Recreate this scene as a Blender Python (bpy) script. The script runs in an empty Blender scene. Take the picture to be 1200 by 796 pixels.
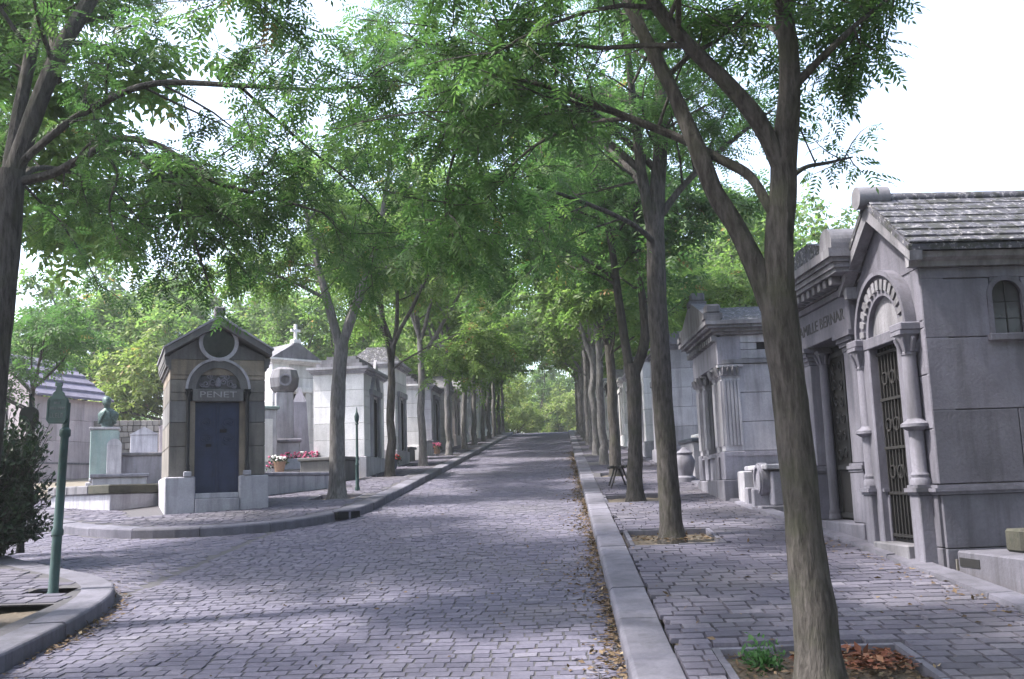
import bpy, bmesh, math, random
import numpy as np
from mathutils import Vector, Matrix, Euler
from mathutils.geometry import tessellate_polygon

R = math.radians
scene = bpy.context.scene
COL = scene.collection

# ------------------------------------------------------------------ camera
PITCH, YAW, ROLL, EYE = R(8.6), R(2.75), R(1.9), 1.8
fw = Vector((-math.sin(YAW)*math.cos(PITCH), math.cos(YAW)*math.cos(PITCH), math.sin(PITCH)))
r0 = fw.cross(Vector((0, 0, 1))).normalized(); u0 = r0.cross(fw)
cr = r0*math.cos(ROLL) - u0*math.sin(ROLL)
cu = u0*math.cos(ROLL) + r0*math.sin(ROLL)
cam_data = bpy.data.cameras.new('camera')
cam = bpy.data.objects.new('camera', cam_data); COL.objects.link(cam)
cam.matrix_world = Matrix(((cr.x, cu.x, -fw.x, 0), (cr.y, cu.y, -fw.y, 0), (cr.z, cu.z, -fw.z, EYE), (0, 0, 0, 1)))
cam_data.sensor_width = 36; cam_data.lens = 1166/1200*36
cam_data.clip_start = 0.1; cam_data.clip_end = 2000
scene.camera = cam

# ------------------------------------------------------------------ sky, sun, exposure
SUN_EL, SUN_AZ = R(56), R(262)            # azimuth clockwise from +Y: high, from the side of the corner tomb
world = bpy.data.worlds.new('World'); scene.world = world; world.use_nodes = True
wn = world.node_tree; bg = wn.nodes['Background']
sky = wn.nodes.new('ShaderNodeTexSky'); sky.sky_type = 'NISHITA'; sky.sun_disc = False
sky.sun_elevation = SUN_EL; sky.sun_rotation = SUN_AZ
sky.air_density = 1.0; sky.dust_density = 3.0; sky.ozone_density = 1.0
hs_ = wn.nodes.new('ShaderNodeHueSaturation'); hs_.inputs['Saturation'].default_value = 0.8; hs_.inputs['Value'].default_value = 1.15   # thin white cloud over the whole sky
wn.links.new(sky.outputs[0], hs_.inputs['Color']); wn.links.new(hs_.outputs[0], bg.inputs[0]); bg.inputs[1].default_value = 0.15
sun_d = bpy.data.lights.new('sun', 'SUN'); sun_d.energy = 2.8; sun_d.angle = R(3.5); sun_d.color = (1, 0.95, 0.88)
sun = bpy.data.objects.new('sun', sun_d); COL.objects.link(sun)
sdir = Vector((math.sin(SUN_AZ)*math.cos(SUN_EL), math.cos(SUN_AZ)*math.cos(SUN_EL), math.sin(SUN_EL)))
sun.rotation_euler = sdir.to_track_quat('Z', 'Y').to_euler(); sun.location = (0, -10, 30)
scene.view_settings.view_transform = 'Standard'; scene.view_settings.look = 'None'
scene.view_settings.gamma = 1; scene.view_settings.use_curve_mapping = False
scene.view_settings.exposure = 1.92
scene.render.engine = 'CYCLES'
scene.cycles.use_denoising = True
scene.cycles.max_bounces = 8; scene.cycles.transparent_max_bounces = 8
scene.cycles.diffuse_bounces = 4; scene.cycles.transmission_bounces = 4; scene.cycles.glossy_bounces = 2

# ------------------------------------------------------------------ ground form
SL = math.tan(R(4.6)); CREST = 72.0; PAVE = 0.14
def zg(y):
    """height of the roadway: an even climb to a crest, then a gentle fall"""
    if y <= CREST: return SL*y
    t = y - CREST
    k = min(t, 14.0)
    return SL*CREST + SL*k - (SL+0.03)*k*k/28.0 - 0.03*max(0.0, t-14.0)
def zp(y): return zg(y) + PAVE

# ------------------------------------------------------------------ materials
MATS = {}
def new_mat(name):
    m = bpy.data.materials.new(name); m.use_nodes = True
    nt = m.node_tree; b = nt.nodes['Principled BSDF']; MATS[name] = m
    return m, nt, b
def N(nt, t, **kw):
    n = nt.nodes.new(t)
    for k, v in kw.items():
        if k in n.inputs.keys(): n.inputs[k].default_value = v
        else: setattr(n, k, v)
    return n
def mixc(nt, fac, a, b, mode='MIX'):
    n = nt.nodes.new('ShaderNodeMix'); n.data_type = 'RGBA'; n.blend_type = mode
    for sock, val in ((n.inputs[0], fac), (n.inputs[6], a), (n.inputs[7], b)):
        if isinstance(val, bpy.types.NodeSocket): nt.links.new(val, sock)
        elif isinstance(val, (int, float)): sock.default_value = val if sock == n.inputs[0] else (val, val, val, 1)
        else: sock.default_value = (*val[:3], 1)
    return n.outputs[2]
def ramp(nt, fac, stops):
    n = nt.nodes.new('ShaderNodeValToRGB'); cr_ = n.color_ramp
    while len(cr_.elements) < len(stops): cr_.elements.new(0.5)
    for e, (p, c) in zip(cr_.elements, stops):
        e.position = p; e.color = (c, c, c, 1) if isinstance(c, (int, float)) else (*c, 1)
    nt.links.new(fac, n.inputs[0]); return n.outputs[0]
def wpos(nt, scale=(1, 1, 1)):
    g = nt.nodes.new('ShaderNodeNewGeometry'); mp = nt.nodes.new('ShaderNodeMapping')
    mp.inputs['Scale'].default_value = scale
    nt.links.new(g.outputs['Position'], mp.inputs[0]); return mp.outputs[0]
def noise(nt, vec, scale, detail=4, rough=0.55):
    n = N(nt, 'ShaderNodeTexNoise', Scale=scale, Detail=detail, Roughness=rough)
    nt.links.new(vec, n.inputs['Vector']); return n.outputs[0]
def bump(nt, b, h, strength, dist=0.02):
    n = N(nt, 'ShaderNodeBump', Strength=strength, Distance=dist)
    nt.links.new(h, n.inputs['Height']); nt.links.new(n.outputs[0], b.inputs['Normal'])

def stone(name, col, dark=0.5, streak=0.5, moss=0.0, rnd=0.16, soot=(0.05, 0.05, 0.055), rough=0.85, bscale=1.0):
    m, nt, b = new_mat(name)
    p = wpos(nt); ps = wpos(nt, (5, 5, 0.55))
    n1 = noise(nt, p, 1.7*bscale, 6, 0.62); n2 = noise(nt, ps, 1.4, 5, 0.6); n3 = noise(nt, p, 34, 4, 0.6)
    c = mixc(nt, ramp(nt, n1, [(0.34, 0.0), (0.72, 1.0)]), col, [x*dark for x in col])
    c = mixc(nt, ramp(nt, n2, [(0.46, 0.0), (0.72, streak)]), c, soot)
    c = mixc(nt, ramp(nt, n3, [(0.36, 0.24), (0.6, 0.0)]), c, [x*0.45 for x in col])
    if moss:
        n4 = noise(nt, p, 6, 6, 0.7)
        c = mixc(nt, ramp(nt, n4, [(0.5, 0.0), (0.62, moss)]), c, (0.035, 0.04, 0.03))
    oi = nt.nodes.new('ShaderNodeObjectInfo')
    v = N(nt, 'ShaderNodeMapRange'); v.inputs[3].default_value = 1-rnd; v.inputs[4].default_value = 1+rnd
    nt.links.new(oi.outputs['Random'], v.inputs[0])
    hs = nt.nodes.new('ShaderNodeHueSaturation'); nt.links.new(v.outputs[0], hs.inputs['Value']); nt.links.new(c, hs.inputs['Color'])
    nt.links.new(hs.outputs[0], b.inputs['Base Color'])
    b.inputs['Roughness'].default_value = rough; b.inputs['Specular IOR Level'].default_value = 0.25
    bump(nt, b, n3, 0.35, 0.012)
    return m
def lichen(name, col, pale):
    m, nt, b = new_mat(name); p = wpos(nt)
    n1 = noise(nt, p, 3.0, 6, 0.65); n2 = noise(nt, p, 17, 6, 0.7); n3 = noise(nt, p, 9, 6, 0.7)
    c = mixc(nt, ramp(nt, n1, [(0.35, 0.0), (0.65, 1.0)]), col, [x*2.0 for x in col])
    c = mixc(nt, ramp(nt, n2, [(0.54, 0.0), (0.60, 0.8)]), c, pale)
    c = mixc(nt, ramp(nt, n3, [(0.50, 0.0), (0.56, 0.9)]), c, (0.025, 0.027, 0.024))
    nt.links.new(c, b.inputs['Base Color']); b.inputs['Roughness'].default_value = 0.9
    bump(nt, b, n2, 0.6, 0.02); return m
def plain(name, col, rough=0.6, metal=0.0, var=0.35, scale=12, bstr=0.2):
    m, nt, b = new_mat(name)
    n1 = noise(nt, wpos(nt), scale, 5, 0.6)
    c = mixc(nt, ramp(nt, n1, [(0.35, 0.0), (0.7, 1.0)]), col, [x*(1-var) for x in col])
    nt.links.new(c, b.inputs['Base Color']); b.inputs['Roughness'].default_value = rough; b.inputs['Metallic'].default_value = metal
    bump(nt, b, n1, bstr, 0.01)
    return m
def paving(name, cols, attr, dirt, rough=0.92):
    """cut stone setts: a tint for each stone, worn grain, dirt in patches"""
    m, nt, b = new_mat(name)
    if attr:
        a = N(nt, 'ShaderNodeAttribute', attribute_name='tint'); t = a.outputs['Fac']
    else:
        a = nt.nodes.new('ShaderNodeObjectInfo'); t = a.outputs['Random']
    p = wpos(nt)
    c = ramp(nt, t, [(0.0, cols[0]), (0.35, cols[1]), (0.75, cols[2]), (1.0, cols[3])])
    n1 = noise(nt, p, 28, 5, 0.65); n2 = noise(nt, p, 0.55, 5, 0.6)
    c = mixc(nt, ramp(nt, n1, [(0.35, 0.45), (0.62, 0.0)]), c, [x*0.5 for x in cols[1]])
    c = mixc(nt, ramp(nt, n2, [(0.45, 0.0), (0.75, 0.55)]), c, dirt)
    nt.links.new(c, b.inputs['Base Color']); b.inputs['Roughness'].default_value = rough
    b.inputs['Specular IOR Level'].default_value = 0.12
    bump(nt, b, n1, 0.4, 0.008)
    return m
def leafmat(name, stops, trans=0.5, rough=0.5):
    m, nt, b = new_mat(name)
    a = N(nt, 'ShaderNodeAttribute', attribute_name='tint')
    oi = nt.nodes.new('ShaderNodeObjectInfo')
    ad = N(nt, 'ShaderNodeMath', operation='MULTIPLY_ADD'); ad.inputs[1].default_value = 0.10; 
    nt.links.new(oi.outputs['Random'], ad.inputs[0]); nt.links.new(a.outputs['Fac'], ad.inputs[2])
    c = ramp(nt, ad.outputs[0], stops)
    nt.links.new(c, b.inputs['Base Color']); b.inputs['Roughness'].default_value = rough
    b.inputs['Specular IOR Level'].default_value = 0.3
    tr = nt.nodes.new('ShaderNodeBsdfTranslucent')
    tc = mixc(nt, 1.0, c, (1.1, 1.35, 0.85), 'MULTIPLY'); nt.links.new(tc, tr.inputs[0])
    mx = nt.nodes.new('ShaderNodeMixShader'); mx.inputs[0].default_value = trans
    out = nt.nodes['Material Output']
    nt.links.new(b.outputs[0], mx.inputs[1]); nt.links.new(tr.outputs[0], mx.inputs[2]); nt.links.new(mx.outputs[0], out.inputs[0])
    return m
def barkmat(name, c1, c2, moss):
    m, nt, b = new_mat(name)
    p = wpos(nt, (1, 1, 0.22)); p2 = wpos(nt)
    n1 = noise(nt, p, 26, 6, 0.65); n2 = noise(nt, p2, 3.5, 5, 0.6)
    c = mixc(nt, ramp(nt, n1, [(0.35, 0.0), (0.65, 1.0)]), c1, c2)
    c = mixc(nt, ramp(nt, n2, [(0.48, 0.0), (0.7, 0.75)]), c, moss)
    nt.links.new(c, b.inputs['Base Color']); b.inputs['Roughness'].default_value = 0.9
    b.inputs['Specular IOR Level'].default_value = 0.15
    bump(nt, b, n1, 1.0, 0.035)
    return m

SETT = [(0.100, 0.095, 0.132), (0.130, 0.124, 0.168), (0.155, 0.147, 0.195), (0.205, 0.195, 0.24)]
SETTP = [(0.088, 0.084, 0.112), (0.110, 0.104, 0.138), (0.133, 0.126, 0.162), (0.172, 0.163, 0.198)]
paving('sett_road', SETT, True, (0.12, 0.115, 0.13)); paving('sett_road_single', SETT, False, (0.12, 0.115, 0.13))
paving('sett_pave', SETTP, True, (0.125, 0.118, 0.12)); paving('sett_pave_single', SETTP, False, (0.125, 0.118, 0.12))
plain('mortar', (0.075, 0.071, 0.08), 0.95, scale=20); plain('soil', (0.13, 0.105, 0.08), 0.95, scale=30, bstr=0.8)
plain('ground', (0.15, 0.13, 0.10), 0.95, scale=4, bstr=0.5)
stone('kerb_stone', (0.165, 0.16, 0.20), 0.6, 0.5, rnd=0.22)
stone('stone_grey', (0.26, 0.252, 0.30), 0.62, 0.55); stone('stone_pale', (0.43, 0.42, 0.47), 0.66, 0.5)
stone('stone_white', (0.80, 0.78, 0.80), 0.8, 0.25); stone('stone_buff', (0.31, 0.262, 0.215), 0.55, 0.6); stone('stone_slaty', (0.20, 0.195, 0.20), 0.6, 0.6); stone('stone_umber', (0.225, 0.207, 0.19), 0.55, 0.65)
stone('stone_dark', (0.13, 0.128, 0.135), 0.55, 0.6); stone('stone_trim', (0.22, 0.215, 0.24), 0.5, 0.75)
stone('stone_deep_grey', (0.165, 0.16, 0.198), 0.6, 0.65); stone('stone_soft_grey', (0.19, 0.184, 0.225), 0.6, 0.65)  # two darker greys, used on the gabled and inscribed tombs
stone('stone_pink', (0.44, 0.385, 0.405), 0.75, 0.4)
lichen('slate', (0.036, 0.036, 0.046), (0.30, 0.29, 0.30)); stone('lead_roof', (0.17, 0.16, 0.215), 0.7, 0.25, rnd=0.15)
stone('rubble', (0.27, 0.25, 0.23), 0.6, 0.3, rnd=0.35); stone('granite', (0.10, 0.115, 0.15), 0.7, 0.2, rough=0.35)
stone('verdigris_stone', (0.27, 0.34, 0.34), 0.62, 0.5, soot=(0.10, 0.22, 0.22))
stone('moss_stone', (0.09, 0.088, 0.07), 0.4, 0.6, moss=0.8)
plain('iron', (0.014, 0.014, 0.016), 0.75, 0.0); plain('green_paint', (0.022, 0.062, 0.06), 0.45, 0.0, 0.4, 8)
plain('door_blue', (0.034, 0.046, 0.10), 0.5, 0.2, 0.35, 7); plain('door_iron', (0.011, 0.010, 0.011), 0.85, 0.0)
plain('verdigris', (0.06, 0.105, 0.10), 0.55, 0.4, 0.6, 16); plain('sign_text', (0.11, 0.135, 0.145), 0.7)
plain('black_iron_sign', (0.008, 0.01, 0.01), 0.5, 0.2); plain('void', (0.008, 0.008, 0.01), 0.9)
plain('glass_dark', (0.03, 0.025, 0.03), 0.12, 0.0, 0.6, 9, 0.1)
plain('terracotta', (0.26, 0.16, 0.11), 0.8); plain('planter_blue', (0.10, 0.12, 0.17), 0.6)
plain('flower_pink', (0.55, 0.10, 0.22), 0.6); plain('flower_red', (0.5, 0.05, 0.05), 0.6); plain('flower_white', (0.8, 0.78, 0.75), 0.6)
plain('letters', (0.035, 0.035, 0.04), 0.8); plain('letters_relief', (0.34, 0.33, 0.35), 0.85)
barkmat('bark', (0.034, 0.031, 0.029), (0.10, 0.091, 0.086), (0.055, 0.057, 0.04))
barkmat('bark_pale', (0.10, 0.093, 0.096), (0.22, 0.21, 0.212), (0.11, 0.11, 0.095))
leafmat('leaf_avenue', [(0.0, (0.045, 0.088, 0.037)), (0.4, (0.073, 0.135, 0.052)), (0.8, (0.113, 0.178, 0.065)), (0.97, (0.162, 0.200, 0.073)), (1.0, (0.238, 0.151, 0.067))], 0.55)
leafmat('leaf_light', [(0.0, (0.081, 0.135, 0.051)), (0.4, (0.130, 0.194, 0.067)), (0.8, (0.194, 0.254, 0.090)), (0.97, (0.259, 0.281, 0.112)), (1.0, (0.324, 0.194, 0.101))], 0.62)  # lighter greens, painting in the sunlit look of crowns farther off
leafmat('leaf_dark', [(0.0, (0.012, 0.026, 0.014)), (0.5, (0.022, 0.046, 0.022)), (1.0, (0.05, 0.085, 0.035))], 0.15, 0.4)
leafmat('leaf_yellow', [(0.0, (0.119, 0.167, 0.051)), (0.5, (0.200, 0.248, 0.078)), (0.9, (0.292, 0.302, 0.112)), (1.0, (0.367, 0.238, 0.101))], 0.5)
leafmat('leaf_litter', [(0.0, (0.060, 0.038, 0.025)), (0.45, (0.12, 0.08, 0.05)), (0.8, (0.20, 0.145, 0.09)), (1.0, (0.30, 0.24, 0.16))], 0.1, 0.8)
leafmat('leaf_red', [(0.0, (0.075, 0.03, 0.02)), (0.5, (0.17, 0.06, 0.035)), (1.0, (0.28, 0.17, 0.10))], 0.1, 0.8)
leafmat('leaf_bramble', [(0.0, (0.04, 0.11, 0.04)), (1.0, (0.10, 0.22, 0.07))], 0.4)

# ------------------------------------------------------------------ mesh helpers
def link(o, parent=None):
    COL.objects.link(o)
    if parent is not None: o.parent = parent
    return o
def tag(o, label=None, cat=None, group=None, kind=None):
    if label: o['label'] = label
    if cat: o['category'] = cat
    if group: o['group'] = group
    if kind: o['kind'] = kind
    return o
def thing(name, label, cat, loc=(0, 0, 0), rz=0.0, group=None, tilt=None):
    o = link(bpy.data.objects.new(name, None)); o.location = loc
    o.rotation_euler = tilt if tilt else (0, 0, rz); o.empty_display_size = 0.2
    return tag(o, label, cat, group)
def mesh_np(name, verts, quads, mat, parent=None, tint=None, smooth=False, link_it=True):
    me = bpy.data.meshes.new(name); nv = len(verts); nf = len(quads); k = quads.shape[1]
    me.vertices.add(nv); me.vertices.foreach_set('co', np.ascontiguousarray(verts, np.float32).ravel())
    me.loops.add(nf*k); me.loops.foreach_set('vertex_index', np.ascontiguousarray(quads, np.int32).ravel())
    me.polygons.add(nf); me.polygons.foreach_set('loop_start', np.arange(0, nf*k, k, dtype=np.int32))
    try: me.polygons.foreach_set('loop_total', np.full(nf, k, np.int32))
    except Exception: pass
    me.polygons.foreach_set('use_smooth', np.full(nf, bool(smooth)))
    me.update(calc_edges=True)
    if tint is not None:
        a = me.attributes.new('tint', 'FLOAT', 'FACE'); a.data.foreach_set('value', np.ascontiguousarray(tint, np.float32))
    me.materials.append(MATS[mat])
    o = bpy.data.objects.new(name, me)
    return link(o, parent) if link_it else o

class MB:
    def __init__(s): s.v = []; s.f = []
    def add(s, vs, fs):
        b = len(s.v); s.v.extend([tuple(p) for p in vs]); s.f.extend([tuple(i+b for i in f) for f in fs]); return s
    def box(s, x0, x1, y0, y1, z0, z1, c=0.0):
        if c <= 0:
            return s.add([(x0,y0,z0),(x1,y0,z0),(x1,y1,z0),(x0,y1,z0),(x0,y0,z1),(x1,y0,z1),(x1,y1,z1),(x0,y1,z1)],
                [(0,3,2,1),(4,5,6,7),(0,1,5,4),(1,2,6,5),(2,3,7,6),(3,0,4,7)])
        # chamfered block: three shells of corners joined
        X, Y, Z = (x0, x1), (y0, y1), (z0, z1); sg = (1, -1); vs = []; idx = {}
        for i in (0,1):
            for j in (0,1):
                for k in (0,1):
                    for a in range(3):
                        p = [X[i]+sg[i]*c, Y[j]+sg[j]*c, Z[k]+sg[k]*c]
                        p[a] = (X, Y, Z)[a][(i,j,k)[a]]
                        idx[i,j,k,a] = len(vs); vs.append(p)
        fs = []
        for i in (0,1):
            fs.append([idx[i,0,0,0], idx[i,1,0,0], idx[i,1,1,0], idx[i,0,1,0]])
            fs.append([idx[0,i,0,1], idx[1,i,0,1], idx[1,i,1,1], idx[0,i,1,1]])
            fs.append([idx[0,0,i,2], idx[1,0,i,2], idx[1,1,i,2], idx[0,1,i,2]])
            for j in (0,1):
                fs.append([idx[i,j,0,0], idx[i,j,1,0], idx[i,j,1,1], idx[i,j,0,1]])
                fs.append([idx[i,0,j,0], idx[i,1,j,0], idx[i,1,j,2], idx[i,0,j,2]])
                fs.append([idx[0,i,j,1], idx[1,i,j,1], idx[1,i,j,2], idx[0,i,j,2]])
                for k in (0,1): fs.append([idx[i,j,k,0], idx[i,j,k,1], idx[i,j,k,2]])
        return s.add(vs, fs)
    def prism(s, poly, axis, a0, a1):
        n = len(poly)
        def P(u, w, a): return (u, a, w) if axis == 'y' else (a, u, w) if axis == 'x' else (u, w, a)
        vs = [P(u, w, a0) for u, w in poly] + [P(u, w, a1) for u, w in poly]
        return s.add(vs, [tuple(range(n-1, -1, -1)), tuple(range(n, 2*n))] + [(i, (i+1) % n, n+(i+1) % n, n+i) for i in range(n)])
    def lathe(s, prof, cx=0, cy=0, n=14, sx=1, sy=1, rot=0):
        vs = []; m = len(prof)
        for r, z in prof:
            for k in range(n):
                a = 2*math.pi*k/n + rot; vs.append((cx+r*sx*math.cos(a), cy+r*sy*math.sin(a), z))
        fs = [(i*n+k, i*n+(k+1) % n, (i+1)*n+(k+1) % n, (i+1)*n+k) for i in range(m-1) for k in range(n)]
        fs.append(tuple(range(n-1, -1, -1))); fs.append(tuple((m-1)*n+k for k in range(n)))
        return s.add(vs, fs)
    def tube(s, pts, rad, n=6):
        pts = [Vector(p) for p in pts]; m = len(pts); vs = []
        ref = None
        for i, p in enumerate(pts):
            t = (pts[min(i+1, m-1)] - pts[max(i-1, 0)]).normalized()
            if ref is None: ref = t.orthogonal().normalized()
            ref = (ref - t*ref.dot(t)).normalized(); b = t.cross(ref)
            r = rad[i] if not isinstance(rad, (int, float)) else rad
            for k in range(n):
                a = 2*math.pi*k/n; vs.append(p + ref*(r*math.cos(a)) + b*(r*math.sin(a)))
        fs = [(i*n+k, i*n+(k+1) % n, (i+1)*n+(k+1) % n, (i+1)*n+k) for i in range(m-1) for k in range(n)]
        fs.append(tuple(range(n-1, -1, -1))); fs.append(tuple((m-1)*n+k for k in range(n)))
        return s.add(vs, fs)
    def arch(s, cx, cz, ri, ro, y0, y1, a0=0.0, a1=math.pi, n=20):
        vs = []
        for i in range(n+1):
            a = a0+(a1-a0)*i/n
            for r, y in ((ri, y0), (ro, y0), (ro, y1), (ri, y1)): vs.append((cx+r*math.cos(a), y, cz+r*math.sin(a)))
        fs = []
        for i in range(n):
            for k in range(4): fs.append((i*4+k, i*4+(k+1) % 4, (i+1)*4+(k+1) % 4, (i+1)*4+k))
        fs += [(0,1,2,3), (n*4+3, n*4+2, n*4+1, n*4)]
        return s.add(vs, fs)
    def disc(s, cx, cz, r, y0, y1, a0=0.0, a1=2*math.pi, n=24):
        poly = [(cx+r*math.cos(a0+(a1-a0)*i/n), cz+r*math.sin(a0+(a1-a0)*i/n)) for i in range(n+(0 if a1-a0 > 6.2 else 1))]
        return s.prism(poly, 'y', y0, y1)
    def build(s, name, mat, parent=None, smooth=False, link_it=True):
        me = bpy.data.meshes.new(name); me.from_pydata(s.v, [], s.f)
        bm = bmesh.new(); bm.from_mesh(me); bmesh.ops.recalc_face_normals(bm, faces=bm.faces); bm.to_mesh(me); bm.free()
        if smooth:
            me.polygons.foreach_set('use_smooth', [True]*len(me.polygons))
            try: me.set_sharp_from_angle(angle=R(40))
            except Exception: pass
        me.materials.append(MATS[mat]); o = bpy.data.objects.new(name, me)
        return link(o, parent) if link_it else o

def text_mesh(txt, size, depth, name, mat, parent, loc, rot=(math.pi/2, 0, 0), width=None):
    cu_ = bpy.data.curves.new(name, 'FONT'); cu_.body = txt; cu_.size = size; cu_.extrude = depth
    cu_.align_x = 'CENTER'; cu_.align_y = 'CENTER'; cu_.resolution_u = 3
    tmp = bpy.data.objects.new('tmp', cu_); COL.objects.link(tmp)
    dg = bpy.context.evaluated_depsgraph_get(); me = bpy.data.meshes.new_from_object(tmp.evaluated_get(dg))
    bpy.data.objects.remove(tmp); me.materials.clear(); me.materials.append(MATS[mat]); me.name = name
    o = link(bpy.data.objects.new(name, me), parent); o.location = loc; o.rotation_euler = rot
    if width:
        w = max(v.co.x for v in me.vertices) - min(v.co.x for v in me.vertices)
        for v in me.vertices: v.co.x *= width/w
    return o
def cut(iv, holes):
    out = [iv]
    for h0, h1 in holes:
        nxt = []
        for a, b in out:
            if h1 <= a or h0 >= b: nxt.append((a, b)); continue
            if h0 > a: nxt.append((a, h0))
            if h1 < b: nxt.append((h1, b))
        out = nxt
    return out
def ashlar(parent, mat, plane, u0, u1, z0, z1, face, courses, holes=(), bw=0.8, seed=0, proud=0.03, top=None, c=0.006):
    """courses of cut stone blocks on a wall. plane 'f': wall along x with outside at y=face (towards -y);
    'l': along y, outside x=face towards -x; 'r': along y, outside x=face towards +x. holes: (u0,u1,z0,z1). top(u): raking top"""
    rng = random.Random(seed); zs = [z0]
    h = (z1-z0)/courses
    for i in range(courses): zs.append(z0+h*(i+1))
    for hh in holes:
        for zz in hh[2:]:
            if z0+0.02 < zz < z1-0.02 and min(abs(zz-q) for q in zs) > 0.05: zs.append(zz)
    zs.sort(); g = 0.004
    for i in range(len(zs)-1):
        za, zb = zs[i], zs[i+1]; zm = (za+zb)/2
        hs = [(h_[0], h_[1]) for h_ in holes if h_[2] < zm < h_[3]]
        for a, b in cut((u0, u1), hs):
            n = max(1, round((b-a)/bw)); cuts = [a+(b-a)*k/n for k in range(n+1)]
            if n > 1:
                sh = (b-a)/n*(0.28 if i % 2 else -0.22)
                for k in range(1, n): cuts[k] += sh + rng.uniform(-.05, .05)
            elif n == 1 and (b-a) > bw*0.8 and i % 2: cuts = [a, (a+b)/2+rng.uniform(-.08, .08), b]
            for k in range(len(cuts)-1):
                ua, ub = cuts[k]+g, cuts[k+1]-g
                if ub-ua < 0.03: continue
                d = proud + rng.uniform(-.002, .002); m = MB()
                if top and zb > min(top(ua), top(ub)) - 0.001:
                    pts = [(ua, za+g), (ub, za+g)]
                    tb, ta = min(zb, top(ub)), min(zb, top(ua))
                    if max(tb, ta) < za+0.03: continue
                    if tb > za+0.02: pts.append((ub, tb-g))
                    um = (ua+ub)/2
                    if min(zb, top(um)) > max(ta, tb)+0.02: pts.append((um, min(zb, top(um))-g))
                    if ta > za+0.02: pts.append((ua, ta-g))
                    if len(pts) < 3: continue
                    if plane == 'f': m.prism(pts, 'y', face, face+d)
                    else: m.prism(pts, 'x', face, face+(d if plane == 'l' else -d))
                elif plane == 'f': m.box(ua, ub, face, face+d, za+g, zb-g, c)
                elif plane == 'l': m.box(face, face+d, ua, ub, za+g, zb-g, c)
                else: m.box(face-d, face, ua, ub, za+g, zb-g, c)
                m.build('stone_block', mat, parent)

def inpoly(px, py, poly):
    px = np.asarray(px); py = np.asarray(py); inside = np.zeros(px.shape, bool); n = len(poly); j = n-1
    for i in range(n):
        xi, yi = poly[i]; xj, yj = poly[j]
        if yi != yj:
            c = ((yi > py) != (yj > py)) & (px < (xj-xi)*(py-yi)/(yj-yi)+xi); inside ^= c
        j = i
    return inside
def sheet(name, poly, off, mat, holes=(), skirt=0.0):
    """flat-laid polygon following the climb of the street"""
    loops = [[Vector((x, y, 0)) for x, y in poly]] + [[Vector((x, y, 0)) for x, y in h] for h in holes]
    tris = tessellate_polygon(loops); pts = [p for l in loops for p in l]
    m = MB(); m.add([(p.x, p.y, zg(p.y)+off) for p in pts], [tuple(t) for t in tris])
    return m.build(name, mat)

# ------------------------------------------------------------------ the setting
XR = 0.37                                                     # road edge under the kerb beside the right row of trees
LEFT_EDGE = [(-3.62, CREST), (-3.62, 40), (-3.62, 19), (-3.66, 18.3), (-3.78, 17.5), (-4.05, 16.7), (-4.5, 16.0), (-5.1, 15.6), (-5.8, 15.42), (-6.5, 15.42), (-7.2, 15.65), (-8.0, 16.2), (-9.4, 17.5), (-14, 21.8), (-24, 31.2)]
NEAR_EDGE = [(-4.05, -12), (-4.08, 2), (-4.13, 5.5), (-4.19, 7.4), (-4.27, 8.7), (-4.42, 9.6), (-4.66, 10.3), (-5.02, 10.85), (-5.5, 11.3), (-6.3, 11.98), (-9, 14.4), (-14, 19.0), (-24, 28.2)]
def chaikin(pl, it=2):
    for _ in range(it):
        out = [pl[0]]
        for a, c in zip(pl, pl[1:]):
            L = math.hypot(c[0]-a[0], c[1]-a[1]); k = min(0.25, 0.3/max(L, 1e-6))
            out += [(a[0]+(c[0]-a[0])*k, a[1]+(c[1]-a[1])*k), (c[0]-(c[0]-a[0])*k, c[1]-(c[1]-a[1])*k)]
        pl = out+[pl[-1]]
    return pl
LEFT_EDGE = chaikin(LEFT_EDGE); NEAR_EDGE = chaikin(NEAR_EDGE)
E_LINE = [(3.75, -12), (3.62, 3), (3.40, 8.2), (3.28, 10.4), (3.06, 13.4), (2.86, 15.4), (2.70, 17.3), (2.66, 20.5), (2.45, 29.6), (2.25, 45), (2.1, CREST)]
road_poly = [(XR, -12), (XR, CREST)] + LEFT_EDGE + NEAR_EDGE[::-1]

ys = [-60, -30, -12] + [CREST*i/12 for i in range(13)] + [CREST+k*2 for k in range(1, 8)] + [100, 130, 200, 400, 900]
xs_ = [-900, -300, -120, -60, -30, -12, -4, 0.4, 3, 12, 30, 60, 120, 300, 900]
gm = MB(); gv = [(x, y, zg(y)-0.05) for y in ys for x in xs_]; nx = len(xs_)
gm.add(gv, [(j*nx+i, j*nx+i+1, (j+1)*nx+i+1, (j+1)*nx+i) for j in range(len(ys)-1) for i in range(nx-1)])
tag(gm.build('ground', 'ground', smooth=True), kind='structure')
road = tag(sheet('road', road_poly, -0.0055, 'mortar'), kind='structure')
fm = MB(); fy = [CREST+k*2 for k in range(0, 8)]+[100, 130]
fm.add([(x, y, zg(y)-0.004) for y in fy for x in (-3.62, XR)], [(2*i, 2*i+1, 2*i+3, 2*i+2) for i in range(len(fy)-1)])
tag(fm.build('road', 'sett_road_single'), kind='structure')

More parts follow.
